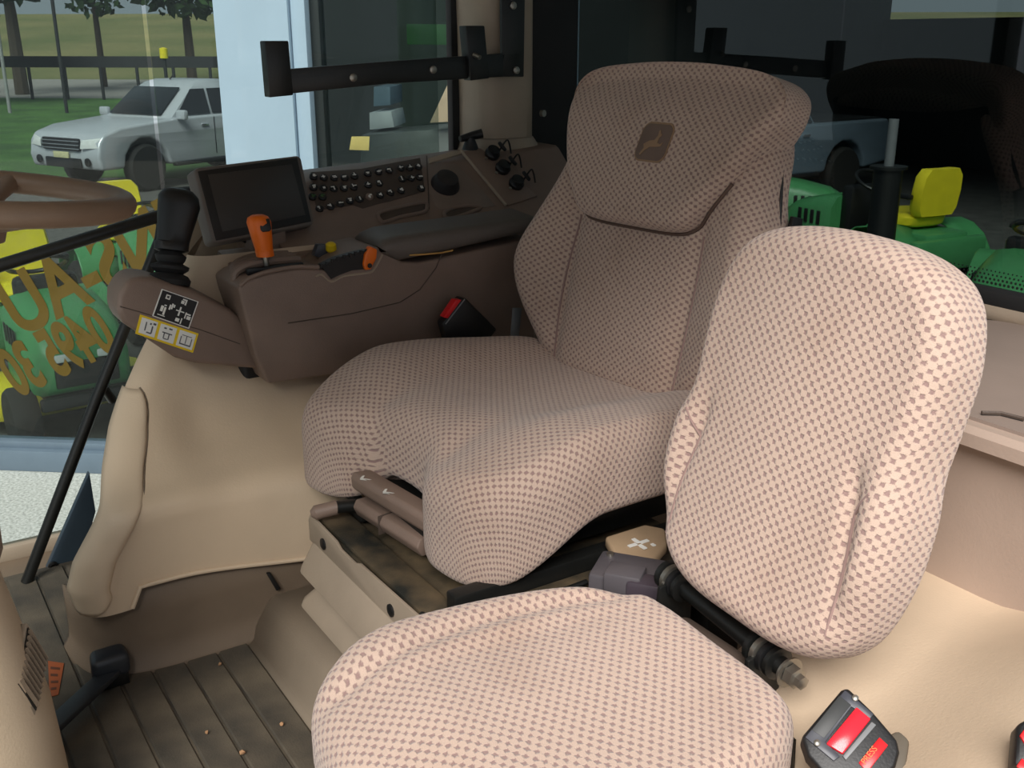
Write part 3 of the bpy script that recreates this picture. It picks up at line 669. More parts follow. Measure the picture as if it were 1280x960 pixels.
# padded armrest
pa = [(.40+.03, .265, .742), (.43, .25, .722), (.43, .22, .709), (.43, .10, .716), (.43, -.12, .742)]
rows = []
for y, zt, zb in ((.275, .742, .73), (.262, .752, .722), (.235, .757, .708), (.12, .760, .716), (.0, .763, .728), (-.12, .768, .738)):
    x0 = .438; x1 = .575 if y < .25 else .565
    rows.append([(x0+.006, y, zb), (x0, y, zb+.008), (x0, y, zt-.012), (x0+.008, y, zt-.002), (x0+.03, y, zt), (x1-.02, y, zt+.006), (x1, y, zt), (x1, y, zb)])
ar = loft('armrest_pad', rows, mat('grey_brown_vinyl', (98, 90, 84), .5, .05, 60, .3), cn, closed=True, capends=True, angle=60)
tube('worn_edge', [atx(*q, .4375) for q in ((512, 319), (530, 318), (552, 316), (566, 313))], .0018, mat('worn_foam', (205, 160, 90), .8), ar, 6)

# ============================================================ SWITCH PANEL (fixed, behind the console)
spn = thing('switch_panel', 'brown side panel with rows of round function keys below the window', 'control panel', (.75, .0, .5))
rows = []
for y, dz in ((.42, -.026), (.30, -.02), (.10, -.010), (-.10, .002), (-.30, .016), (-.42, .024)):
    rows.append([(.60, y, .50), (.60, y, .72+dz*.3), (.63, y, .735+dz*.3), (.655, y, .75+dz*.5), (.785, y, .853+dz), (.80, y, .860+dz), (.955, y, .862+dz), (.955, y, .5)])
loft('panel_body', rows, BROWN, spn, closed=True, capends=True, angle=30)
P0 = V((.72, .10, .7925)); PN = V((-.62, .0, .78)).normalized()
e1 = V((0, -.2, .010)).normalized(); e2 = V((.13, 0, .1035)).normalized(); PN = e1.cross(e2).normalized()
if PN.x > 0: PN = -PN
def pp(px, py, k=0): return atp(px, py, P0+PN*.0, PN)+PN*k
plt = [(388, 216), (450, 212), (525, 198), (531, 240), (470, 257), (398, 283)]
prism('key_plate', [pp(x, y, .0035) for x, y in plt], PN*-.006, BROWN2, spn, .002)
KEYC = mat('key_black', (28, 26, 26), .45); KG = mat('key_green', (70, 110, 60), .5)
r1 = [(605, 252), (657, 257), (708, 258), (760, 257), (810, 250), (876, 236), (930, 228), (983, 220), (1042, 210), (1085, 208), (1130, 203)]
r2 = [(605, 305), (655, 310), (706, 312), (757, 310), (806, 305), (878, 293), (934, 285), (1048, 264), (1092, 260), (1134, 255)]
r3 = [(600, 352), (650, 354), (636, 412), (690, 402), (738, 388), (787, 373), (835, 365), (885, 353), (938, 345), (990, 332), (1043, 322), (1143, 310)]
keyo = None
Mk = basis(V((0, 0, 0)), e1, e2, PN)
for i, (zx, zy) in enumerate(r1+r2+r3):
    p = pp(240+zx/4, 160+zy/4, .004)
    kk = lathe('function_key', [(.0095, -.002), (.0095, .004), (.0075, .006), (.002, .0064)], p, PN, KEYC if i != 28 else BROWN, spn, 14)
    g = KG if i in (21, 22) else WHITE
    q = p+PN*.0062; rnd = random.Random(i*13+5)
    bm = bmesh.new()
    for _ in range(rnd.choice((2, 3))):
        cx, cy = rnd.uniform(-.003, .003), rnd.uniform(-.003, .003); hw, hh = rnd.choice(((.0045, .0013), (.0013, .0045), (.0028, .0022)))
        b_box(bm, (cx-hw, cy-hh, 0), (cx+hw, cy+hh, .0005), 0)
    fin(bm, 'key_symbol', g, kk, smooth=False, M=Matrix.Translation(q) @ Mk)
# round vent / knob, open tray, oval cup
kb = pp(556, 232, .002)
lathe('round_dial', [(.036, -.004), (.036, .004), (.030, .018), (.027, .026), (.012, .029)], kb, PN, mat('dark_dial', (44, 40, 40), .5), spn, 26)
prism('dial_surround', [pp(x, y, .002) for x, y in ((533, 205), (570, 205), (600, 235), (620, 258), (590, 262), (548, 262), (534, 250))], PN*-.004, mat('dial_surround_brown', (132, 115, 104), .5), spn, .0015)
def framed(name, outl, hollow):
    rim = catmull([pp(x, y, .004) for x, y in outl], 5)
    tube(name, rim, .005, BROWN, spn, 8, True)
    prism(hollow, [pp(x, y, .0045) for x, y in outl], PN*-.006, BLACK if 0 else BROWN2, spn, .001)
framed('tray_rim', [(472, 271), (478, 266), (505, 259), (530, 255), (533, 262), (528, 267), (500, 273), (482, 279), (476, 278)], 'tray_floor')
framed('cup_rim', [(555, 268), (565, 262), (585, 259), (600, 261), (590, 266), (570, 273), (558, 274)], 'cup_floor')
tube('panel_seam', [pp(576, 190, .004), pp(632, 258, .004)], .004, BEIGE2, spn, 6)
tube('panel_seam', [pp(533, 196, .003), pp(536, 262, .003)], .0015, BROWN2, spn, 6)
prism('sill_cap', [pp(535, 199, .004), pp(562, 191, .004), pp(578, 188, .004), pp(580, 192, .004), pp(536, 205, .004)], PN*-.006, BEIGE2, spn, .001)
# power sockets with caps and leads
n_s = V((-.7, -.1, .7)).normalized()
for i, (px, py, X, lab) in enumerate(((614, 196, .80, 'black power socket with open cap nearest the window'), (627, 214, .77, 'black power socket in the middle of the three'), (644, 233, .74, 'black power socket closest to the driver seat'))):
    p = pp(px, py, .014); n_s = PN; s = thing('power_socket', lab, 'socket', p-n_s*.01, 'power sockets below the pillar')
    lathe('socket_body', [(.018, -.012), (.020, .0), (.017, .004), (.016, .012), (.010, .013)], p, n_s, BLACK, s, 16)
    lathe('socket_cap', [(.013, 0), (.015, .003), (.013, .008)], p+V((0, -.025, .012)), V((-.4, -.6, .6)), RUB, s, 14)
    tube('tether', catmull([p+V((0, -.02, .005)), p+V((-.01, -.035, .03)), p+V((0, -.05, .02)), p+V((0, -.055, -.005))], 5, False), .0022, RUB, s, 6)
    lathe('socket_screw', [(.004, 0), (.004, .003)], p+V((-.012, .028, -.012)), n_s, STEEL, s, 8)
base = prism('socket_plate', [pp(579, 190, .004), pp(600, 186, .004), pp(672, 246, .004), pp(634, 258, .004)], PN*-.01, BROWN, spn, .003)
# dark knob on the sill
kn = thing('clamp_knob', 'small black clamp knob standing on the window sill by the pillar', 'knob', atx(588, 187, .83))
p = atx(588, 187, .83)
lathe('knob_base', [(.022, 0), (.018, .012), (.012, .026), (.014, .034)], p, (0, 0, 1), BLACK, kn, 14)
tube('knob_arm', [p+V((0, .03, .028)), p+V((0, -.005, .034)), p+V((-.01, -.03, .04))], [.008, .011, .012], BLACK, kn, 10)

# ============================================================ TOUCH DISPLAY
NM = V((-.86, -.30, .40)).normalized(); MC = atx(318, 250, .645)
def mp(px, py, k=0): return atp(px, py, MC, NM)+NM*k
dsn = thing('touch_display', 'dark grey flat touch display mounted at the front of the console', 'display', MC-V((0, 0, .1)))
hs = [mp(*q) for q in ((243, 213), (248, 209), (372, 194), (377, 197), (393, 276), (390, 282), (272, 304), (266, 301))]
prism('housing', hs, NM*-.035, mat('display_grey', (112, 104, 98), .5), dsn, .006, 3)
prism('bezel', [mp(*q, .002) for q in ((247, 214), (371, 197), (389, 277), (270, 301))], NM*-.006, mat('bezel_grey', (40, 38, 38), .4), dsn, .002)
scm = mat('screen_glass', (66, 62, 60), .3, .02)
prism('screen', [mp(*q, .0028) for q in ((259, 219), (364, 206), (381, 269), (277, 290))], NM*-.004, scm, dsn, .0006)
box('mount_foot', (.64, .40, .70), (.70, .48, .78), BROWN, dsn, .01)
prism('mount_neck', [MC-NM*.03+V((0, .05, -.05)), MC-NM*.03+V((0, -.04, -.05)), V((.68, .42, .73)), V((.68, .48, .73))], V((.03, 0, 0)), BLACK, dsn, .004)

# ============================================================ JOYSTICK POD
jp = thing('joystick_pod', 'brown pod with black joystick and two decals beside the console', 'joystick', atx(230, 420, .47)-V((0, 0, .1)))
PX = .478
ol = [(147, 392), (148, 370), (158, 352), (172, 345), (190, 347), (245, 364), (290, 388), (318, 412), (330, 462), (300, 460), (245, 455), (220, 448), (185, 425), (155, 405)]
NPd = V((-.97, -.12, .16)).normalized(); PC = atx(225, 400, PX)
def jq(px, py, k=0): return atp(px, py, PC, NPd)+NPd*k
prism('pod_body', [jq(x, y) for x, y in ol], V((.10, -.0, .0)), BROWN, jp, .022, 5)
tube('pod_seam', [jq(x, y, .0002) for x, y in ((150, 383), (175, 390), (200, 398), (250, 412), (300, 430))], .0009, BROWN2, jp, 6)
def decal(name, quad, m, k, par): return prism(name, [jq(x, y, k) for x, y in quad], NPd*-.0016, m, par, 0)
D1 = [(202, 361), (248, 377), (236, 411), (190, 395)]
def bil(q, s, t):
    a = (q[0][0]*(1-s)+q[1][0]*s, q[0][1]*(1-s)+q[1][1]*s); b = (q[3][0]*(1-s)+q[2][0]*s, q[3][1]*(1-s)+q[2][1]*s)
    return (a[0]*(1-t)+b[0]*t, a[1]*(1-t)+b[1]*t)
def subq(q, s0, s1, t0, t1): return [bil(q, s0, t0), bil(q, s1, t0), bil(q, s1, t1), bil(q, s0, t1)]
d1 = decal('function_decal', D1, WHITE, .0012, jp); tag(d1, 'black decal with white joystick pattern symbols')
decal('decal_field', subq(D1, .03, .97, .03, .97), BLACK, .0018, jp)
def mark(s0, s1, t0, t1, Q=D1, m=WHITE): decal('decal_symbol', subq(Q, s0, s1, t0, t1), m, .0024, jp)
for a in ((.60, .64, .38, .70), (.52, .74, .51, .55), (.60, .72, .08, .13), (.58, .66, .15, .26), (.68, .72, .10, .28), (.80, .92, .52, .57), (.84, .94, .60, .72), (.78, .81, .50, .72), (.58, .68, .78, .90), (.72, .75, .74, .94), (.38, .42, .36, .56), (.33, .37, .42, .60), (.43, .47, .38, .48), (.16, .28, .12, .28), (.20, .26, .48, .52), (.13, .20, .54, .74), (.22, .27, .56, .84), (.10, .30, .86, .89)): mark(*a)
mark(.19, .25, .16, .24, m=BLACK)
D2 = [(175, 393), (248, 417), (241, 441), (169, 417)]
decal('warning_decal', D2, YEL, .0012, jp)
GP = mat('decal_grey_print', (96, 96, 100), .6)
for i in range(3):
    s0 = .04+i*.325; f = subq(D2, s0, s0+.275, .10, .90); decal('decal_panel', f, WHITE, .0018, jp)
    for a in (((.30, .36, .2, .75), (.45, .75, .78, .86), (.70, .78, .35, .8), (.55, .65, .18, .3), (.75, .92, .12, .25)), ((.25, .4, .15, .25), (.55, .75, .12, .22), (.2, .8, .45, .52), (.3, .36, .5, .85), (.6, .66, .5, .85), (.35, .6, .82, .88)), ((.15, .85, .78, .86), (.15, .2, .35, .8), (.48, .52, .25, .75), (.8, .85, .35, .8), (.2, .8, .24, .28)))[i]:
        mark(*a, Q=f, m=GP)
jb = jq(222, 352, -.045)
ja = (jq(228, 250)-jq(220, 352)); ja.normalize()
lathe('boot', [(.040, -.006), (.042, .004), (.036, .012), (.026, .016), (.036, .024), (.037, .030), (.024, .036), (.028, .042), (.030, .050), (.022, .056), (.02, .062)], jb, ja, RUB, jp, 20)
gb = jb+ja*.058; gx = V((.2, 1, 0)).cross(ja).normalized(); gy = ja.cross(gx).normalized()
rows = []
for d, a, b, off in ((0, .022, .025, 0), (.003, .029, .033, 0), (.018, .029, .033, 0), (.020, .027, .031, -.002), (.040, .029, .033, -.004), (.065, .033, .037, -.006), (.09, .036, .040, -.008), (.108, .035, .038, -.006), (.120, .026, .028, -.004), (.124, .012, .014, -.004)):
    rows.append([gb+ja*d+gx*(a*math.copysign(abs(math.cos(t))**.75, math.cos(t)))+gy*(b*math.copysign(abs(math.sin(t))**.75, math.sin(t))+off) for t in [2*math.pi*k/20 for k in range(20)]])
loft('grip', rows, BLACK, jp, closed=True, capends=True, angle=50)
loft('pod_mount', [rrect(.52, .57, .48, .57, .02, z) for z in (.478, .54)], BLACK, jp, closed=True, capends=True)

# ============================================================ STEERING WHEEL + COLUMN
st = thing('steering_wheel', 'brown steering wheel rim at the left edge of the photo', 'steering wheel', (.06, 1.05, .9))
swc = V((.045, 1.065, .957)); tn = V((0, -.12, 1)).normalized()
ta = V((1, 0, 0)); tb_ = tn.cross(ta).normalized(); SWM = mat('steering_brown', (122, 100, 82), .5, .04, 60, .2)
bm = bmesh.new(); b_tube(bm, [swc+(ta*math.cos(2*math.pi*k/64)+tb_*math.sin(2*math.pi*k/64))*.20 for k in range(64)], .0165, 14, True); fin(bm, 'rim', SWM, st)
for a in (215, 335, 90):
    d = ta*math.cos(math.radians(a))+tb_*math.sin(math.radians(a))
    tube('spoke', [swc+d*.195, swc+d*.14-tn*.012, swc+d*.03-tn*.035], [.014, .012, .016], SWM, st, 10)
lathe('hub', [(.05, -.06), (.055, -.03), (.045, -.01), (.02, -.004)], swc-tn*.0, tn, BROWN, st, 24)
scv = thing('steering_column', 'beige steering column cover with louvred vent at the left edge', 'column cover', (-.02, 1.2, .0))
def ell(cx, cy, z, a, b, n=28, e=.75):
    return [(cx+a*math.copysign(abs(math.cos(t))**e, math.cos(t)), cy+b*math.copysign(abs(math.sin(t))**e, math.sin(t)), z) for t in [2*math.pi*k/n for k in range(n)]]
CX, CY = .0, 1.24
loft('lower_cover', [ell(CX, CY, z, a, b) for z, a, b in ((.0, .15, .185), (.10, .15, .185), (.22, .145, .178), (.33, .135, .158), (.42, .125, .142), (.475, .12, .134))], BEIGE, scv, closed=True, capends=True)
loft('upper_cover', [ell(CX, CY, z, a, b) for z, a, b in ((.47, .126, .142), (.485, .13, .148), (.56, .13, .150), (.64, .125, .142), (.70, .10, .10), (.86, .05, .05))], BROWN, scv, closed=True, capends=True)
# louvred vent on the column cover, facing the footwell
def hit_column(px, py):
    d = ray(px, py); t = .8
    while t < 3:
        p = CAM+d*t
        b = .185-.03*ss(.15, .33, p.z); a = .15-.015*ss(.15, .33, p.z)
        if abs((p.x-CX)/a)**2.67+abs((p.y-CY)/b)**2.67 < 1: return p
        t += .002
    return CAM+d*1.4
vc = hit_column(34, 840); vn = V((-.55, -.80, .22)).normalized()
def vq(px, py, k=0): return atp(px, py, vc, vn)+vn*k
VQ = [(31, 778), (57, 822), (41, 897), (15, 858)]
vp = prism('vent_frame', [vq(x, y, .004) for x, y in VQ], vn*-.02, BEIGE2, scv, .003)
VQ2 = [(31, 785), (54, 823), (41, 889), (18, 856)]
prism('vent_recess', [vq(x, y, .0055) for x, y in VQ2], vn*-.005, BLACK, scv, 0)
for k in range(9):
    t0 = .03+k*.108
    prism('louvre', [vq(*bil(VQ2, s_, t_), .010 if t_ == t0 else .006) for s_, t_ in ((.02, t0), (.98, t0), (.98, t0+.05), (.02, t0+.05))], vn*-.005, PANEL, vp, 0)
# foot bracket in the footwell and the orange sticker on the mat
fb = thing('foot_bracket', 'dark steel foot lever with square end block on the mat', 'foot lever', (.25, .98, .0))
q0, q1 = atz(55, 922, .035), atz(145, 838, .035); dd = (q1-q0).normalized(); sd_ = V((-dd.y, dd.x, 0))
LEV = mat('blue_grey_steel', (44, 48, 54), .4, .1)
prism('lever_bar', [q0+sd_*.018, q0-sd_*.018, q1-sd_*.018, q1+sd_*.018], (0, 0, .012), LEV, fb, .003)
q2 = atz(136, 830, .05)
prism('end_block', [q2+V((.028, .028, -.02)), q2+V((-.025, .035, -.02)), q2+V((-.025, -.035, -.02)), q2+V((.028, -.035, -.02))], (0, 0, .045), LEV, fb, .012, 3)
box('block_foot', (q2.x-.02, q2.y-.03, .009), (q2.x+.02, q2.y+.03, .04), BLKP, fb, .003)
ofl = thing('warning_sticker', 'small orange sticker on the mat beside the steering column', 'sticker', atz(70, 848, .01))
oq = [(60, 826), (80, 829), (73, 868), (62, 871)]
prism('sticker_sheet', [atz(x, y, .0105) for x, y in oq], (0, 0, -.001), mat('orange_sticker', (158, 80, 38), .6), ofl, 0)
for k in range(4): prism('print_line', [atz(*bil(oq, s_, t_), .011) for s_, t_ in ((.15, .15+k*.2), (.8-.1*(k % 2), .15+k*.2), (.8-.1*(k % 2), .22+k*.2), (.15, .22+k*.2))], (0, 0, -.0006), mat('brown_print', (90, 50, 30), .6), ofl, 0)

# ============================================================ BRACKET ON THE PILLAR
br = thing('monitor_bracket', 'black steel bracket arm bolted to the corner pillar', 'bracket', (.80, -.3, 1.05))
XB = .79
def xp(px, py, X=XB): return atx(px, py, X)
prism('arm', [xp(352, 87), xp(480, 77), xp(640, 66), xp(652, 66), xp(652, 95), xp(590, 98), xp(480, 105), xp(355, 118)], (.012, 0, 0), BLKP, br, .002)
prism('upright', [xp(628, 96), xp(627, -40), xp(657, -40), xp(655, 96)], (.012, 0, 0), BLKP, br, .002)
for (a, b, c, d, nm) in ((331, 51, 361, 122, 'end_block'), (582, 32, 606, 101, 'clamp_block')):
    prism(nm, [xp(a, b, XB-.012), xp(c, b, XB-.012), xp(c+6, d-3, XB-.012), xp(a+6, d, XB-.012)], (.034, 0, 0), BLKP, br, .003)
for px, py in ((441, 97), (541, 87), (641, 7), (645, 88)): lathe('bolt', [(.0095, 0), (.0095, .004), (.005, .006)], xp(px, py, XB-.0005), (-1, 0, 0), STEEL, br, 12)
lathe('clamp_screw', [(.006, 0), (.006, .02)], xp(600, 72, XB-.03), (.8, .3, .3), STEEL, br, 8)
# ============================================================ BLACK GRAB RAIL
gr = thing('grab_rail', 'black tubular grab rail inside the right door glass', 'rail', (.80, .9, .0))
tube('diagonal_tube', [atx(206, 262, .80), atx(200, 300, .80), atx(120, 500, .80), atx(33, 728, .80)], .0125, BLKP, gr, 12)
tube('top_tube', [atx(212, 266, .80), atx(160, 282, .80), atx(0, 332, .80), atx(-70, 354, .80)], .0135, BLKP, gr, 12)
tube('stay', [atx(128, 482, .80), atx(140, 500, .84)], .010, BLKP, gr, 10)
gd = thing('door_gusset', 'dark blue grey triangular door gusset with a round bolt below the rail', 'gusset', (.86, .92, .0))
prism('gusset_plate', [atx(*q, .86) for q in ((112, 590), (120, 640), (92, 742), (58, 712))], (.02, 0, 0), mat('gusset_blue', (52, 66, 78), .5), gd, .004)
lathe('gusset_bolt', [(.011, 0), (.011, .006), (.006, .008), (.004, .004)], atx(66, 707, .857), (-1, 0, 0), BLACK, gd, 14)

# ============================================================ SHOWROOM FRONT, YARD AND STREET (seen through the right glass; truck, lawn and street stand in for reflections)
GZ = -1.3
W0 = atz(330, 600, GZ); EA = math.radians(5)
ew = (RT*math.cos(EA)-H*math.sin(EA)).normalized(); nw = V((ew.y, -ew.x, 0))
if nw.dot(CAM-W0) < 0: nw = -nw
away = -nw
def wp(px, py, k=0): return atp(px, py, W0, nw)+nw*k
def wl(s_, d_, z): return W0+ew*s_+away*d_+V((0, 0, z-GZ))
def strip(name, s0, s1, d0, d1, z, m, label, kind='structure', z1=None):
    z1 = z if z1 is None else z1
    o = pyd(name, [wl(s0, d0, z), wl(s1, d0, z), wl(s1, d1, z1), wl(s0, d1, z1), wl(s0, d0, z-.05), wl(s1, d0, z-.05), wl(s1, d1, z1-.05), wl(s0, d1, z1-.05)],
            [(0, 1, 2, 3), (4, 7, 6, 5), (0, 4, 5, 1), (1, 5, 6, 2), (2, 6, 7, 3), (3, 7, 4, 0)], m, None, smooth=False)
    o['kind'] = kind; o['label'] = label; return o
strip('yard_gravel', -14, 20, -16, 0.05, GZ, mat('pale_gravel', (240, 237, 230), .9, .25, 400, .5, vscale=60, c2=(178, 176, 170)), 'pale gravel yard around the tractor')
strip('shop_paving', -16, 9, .05, 13.5, GZ-.01, mat('asphalt', (96, 94, 90), .9, .2, 50), 'dark grey paving behind the shop glass')
strip('lawn', -45, 30, 13.5, 40, GZ, mat('lawn_green', (72, 112, 44), .95, .0, 8, c2=(52, 84, 34), vscale=.7), 'green lawn behind the pickup truck')
strip('street', -80, 60, 40, 62, GZ, mat('street_grey', (150, 146, 140), .9), 'pale grey street beyond the lawn')
strip('hillside', -150, 120, 62, 140, GZ, mat('dry_grass', (128, 122, 78), .95, .0, 3, c2=(96, 104, 58), vscale=.08), 'dry grassy hillside beyond the street', z1=4.5)
colm = mat('pale_blue_paint', (184, 204, 222), .5, .03, 20)
cbx = thing('building_column', 'pale blue painted square building column', 'column', wp(330, 600))
def wbox(name, s0, s1, d0, d1, z0, z1, m, par, bev=.006):
    bm = bmesh.new(); b_box(bm, (s0, d0, z0), (s1, d1, z1), bev); M = Matrix(((ew.x, away.x, 0, W0.x), (ew.y, away.y, 0, W0.y), (0, 0, 1, 0), (0, 0, 0, 1)))
    return fin(bm, name, m, par, M=M)
def s_of(px, py=200): return (wp(px, py)-W0).dot(ew)
sL, sR = s_of(287), s_of(380)
wbox('column_shaft', sL, sR-.02, -.06, .35, GZ, 3.2, colm, cbx)
wbox('column_return', sR-.015, sR+.06, -.03, .35, GZ, 3.2, colm, cbx)
# left shop window with frame, right shop window
SILL = mat('sill_blue_grey', (118, 132, 148), .5, .04)
sw1 = struct(wbox('window_4', sL-7, sL, .10, .108, GZ+.12, 3.0, G_SHOP, None, 0), 'shop window left of the pale blue column')
wbox('window_sill', sL-7, sL, .0, .2, GZ, GZ+.13, SILL, sw1)
wbox('window_rail', sL-7, sL, .05, .15, GZ+.12, GZ+.17, SILL, sw1)
sw2 = struct(wbox('window_5', sR+.06, sR+1.25, .10, .108, GZ+.12, 3.0, G_SHOP, None, 0), 'dark shop window right of the pale blue column')
wbox('window_frame', sR+.06, sR+.11, .05, .16, GZ, 3.0, mat('dark_frame', (40, 46, 46), .5), sw2)
wbox('window_sill', sR+.06, sR+1.25, .0, .2, GZ, GZ+.13, SILL, sw2)
# mirrored gold lettering on the left glass
def letter(body, px, py, px2, py2, size, xs=1, bold=.0):
    a = wp(px, py, -.095); b = wp(px2, py2, -.095); ex = (a-b).normalized(); ez = nw; ey = ez.cross(ex)
    if ey.z < 0: ey = -ey
    return text_mesh('gold_lettering', body, size, GOLD, sw1, basis(a, ex*xs, ey, ez), mirror=True, depth=.002, bold=bold)
letter('INS-AU', 232, 318, 35, 415, .47, .80, .012)
letter('0495 30', 140, 440, 10, 502, .40, .56, .014)
# ------------------------------------------------------------ ride-on mowers
def mower_proto():
    P = {}
    r = thing('ride_on_mower', 'ride-on mower', 'mower', (0, 0, 0), 'green and yellow ride-on mowers')
    sec = [(.95, .22, .42, .62), (.92, .27, .38, .70), (.75, .30, .36, .80), (.40, .32, .36, .88), (.22, .31, .36, .90)]
    rows = []
    for y, hw, z0, z1 in sec:
        rows.append([(-hw, y, z0), (-hw, y, z1-.12), (-hw*.8, y, z1-.03), (-hw*.4, y, z1), (hw*.4, y, z1), (hw*.8, y, z1-.03), (hw, y, z1-.12), (hw, y, z0)])
    hd = loft('hood', rows, GREEN, r, closed=True, capends=True)
    box('grille', (-.19, .93, .42), (.19, .965, .58), BLACK, hd, .01)
    for s_ in (-1, 1): box('headlight', (s_*.13-.06, .945, .585), (s_*.13+.06, .97, .635), mat('lamp_lens', (220, 222, 220), .2), hd, .012)
    for s_ in (-1, 1):
        for k in range(4): box('hood_louvre', (s_*.322-.004, .34+k*.08, .62), (s_*.322+.004, .38+k*.08, .74), BLACK, hd, .002)
    box('bumper', (-.30, .95, .30), (.30, 1.0, .38), BLACK, r, .015)
    box('chassis', (-.22, -.70, .28), (.22, .92, .42), BLACK, r, .01)
    box('dash_tower', (-.20, .10, .40), (.20, .24, .98), BLACK, r, .04)
    bm = bmesh.new(); b_tube(bm, [V((.19*math.cos(a), .02+.17*math.sin(a), 1.02+.08*math.sin(a))) for a in [2*math.pi*k/20 for k in range(20)]], .016, 8, True); fin(bm, 'steering_ring', BLACK, r)
    for s_ in (-1, 1):
        rows = []
        for t in range(9):
            a = math.pi*t/8; rows.append([(s_*x, -.45+.36*math.cos(a), .40+.34*math.sin(a)) for x in (.20, .34, .52, .53)])
        loft('fender', rows, GREEN, r, thick=.012)
    box('seat_deck', (-.24, -.80, .60), (.24, -.12, .70), GREEN, r, .03)
    box('rear_panel', (-.40, -.86, .40), (.40, -.76, .66), GREEN, r, .03)
    sp_ = loft('seat_pan', [ell(0, -.38, z, a, b, 20, .6) for z, a, b in ((.72, .20, .20), (.74, .235, .23), (.80, .245, .24), (.83, .22, .21))], YELM, r, closed=True, capends=True)
    rows = []
    for v, hw in ((0, .19), (.06, .23), (.20, .24), (.32, .225), (.38, .17)):
        rows.append([(x*hw, -.60-.10*v-.05*c, .82+v) for x, c in ((-1, .0), (-.9, -1), (0, -.6), (.9, -1), (1, 0), (.9, 1.2), (0, 1.4), (-.9, 1.2))])
    loft('seat_back', rows, YELM, r, closed=True, capends=True)
    for s_ in (-1, 1): box('arm_rest', (s_*.27-.03, -.62, .96), (s_*.27+.03, -.34, 1.0), BLACK, r, .012)
    rows = [ell(0, .10, z, a, b, 24, .6) for z, a, b in ((.10, .60, .34), (.16, .62, .36), (.24, .60, .34), (.28, .46, .26))]
    loft('mower_deck', rows, YELM, r, closed=True, capends=True)
    for x, y, R_, w_ in ((.40, -.45, .27, .22), (-.40, -.45, .27, .22), (.36, .70, .20, .16), (-.36, .70, .20, .16)):
        wh = lathe('wheel', [(R_*.55, -w_/2), (R_*.9, -w_/2), (R_, -w_*.35), (R_, w_*.35), (R_*.9, w_/2), (R_*.55, w_/2)], (x, y, R_), (1, 0, 0), TYRE, r, 24)
        lathe('wheel_hub', [(R_*.56, -w_*.4), (R_*.56, w_*.4)], (x, y, R_), (1, 0, 0), YELM, wh, 20)
    return r
def copy_tree(o, parent=None):
    c = o.copy(); COL.objects.link(c)
    if parent is not None: c.parent = parent
    for ch in list(o.children): copy_tree(ch, c)
    return c
def heading(hx, hr):                                    # direction towards camera (hx<0) and image right (hr)
    d = (H*hx+RT*hr).normalized(); return math.atan2(-d.x, d.y)
mw0 = mower_proto()
spots = [(atz(72, 508, GZ), heading(-.80, .60), 1.0, 'green mower with yellow seat right behind the gold window lettering'),
         (atz(190, 400, GZ), heading(-.75, .6), 1.0, 'green mower half hidden behind the beige side panel'),
         (CAM+ray(1092, 290)*10.2, heading(.9, -.45), 1.12, 'mower with a bright yellow seat seen through the rear window'),
         (CAM+ray(1292, 340)*8.3, heading(-.8, -.6), 1.0, 'green mower at the right edge of the rear window'),
         (CAM+ray(955, 250)*12.4, heading(-.25, .95), 1.0, 'green mower just right of the driver seat headrest')]
for i, (p, a, sc_, lab) in enumerate(spots):
    o = mw0 if i == 0 else copy_tree(mw0)
    o.location = (p.x, p.y, GZ); o.rotation_euler = (0, 0, a); o.scale = (sc_, sc_, sc_); o['label'] = lab

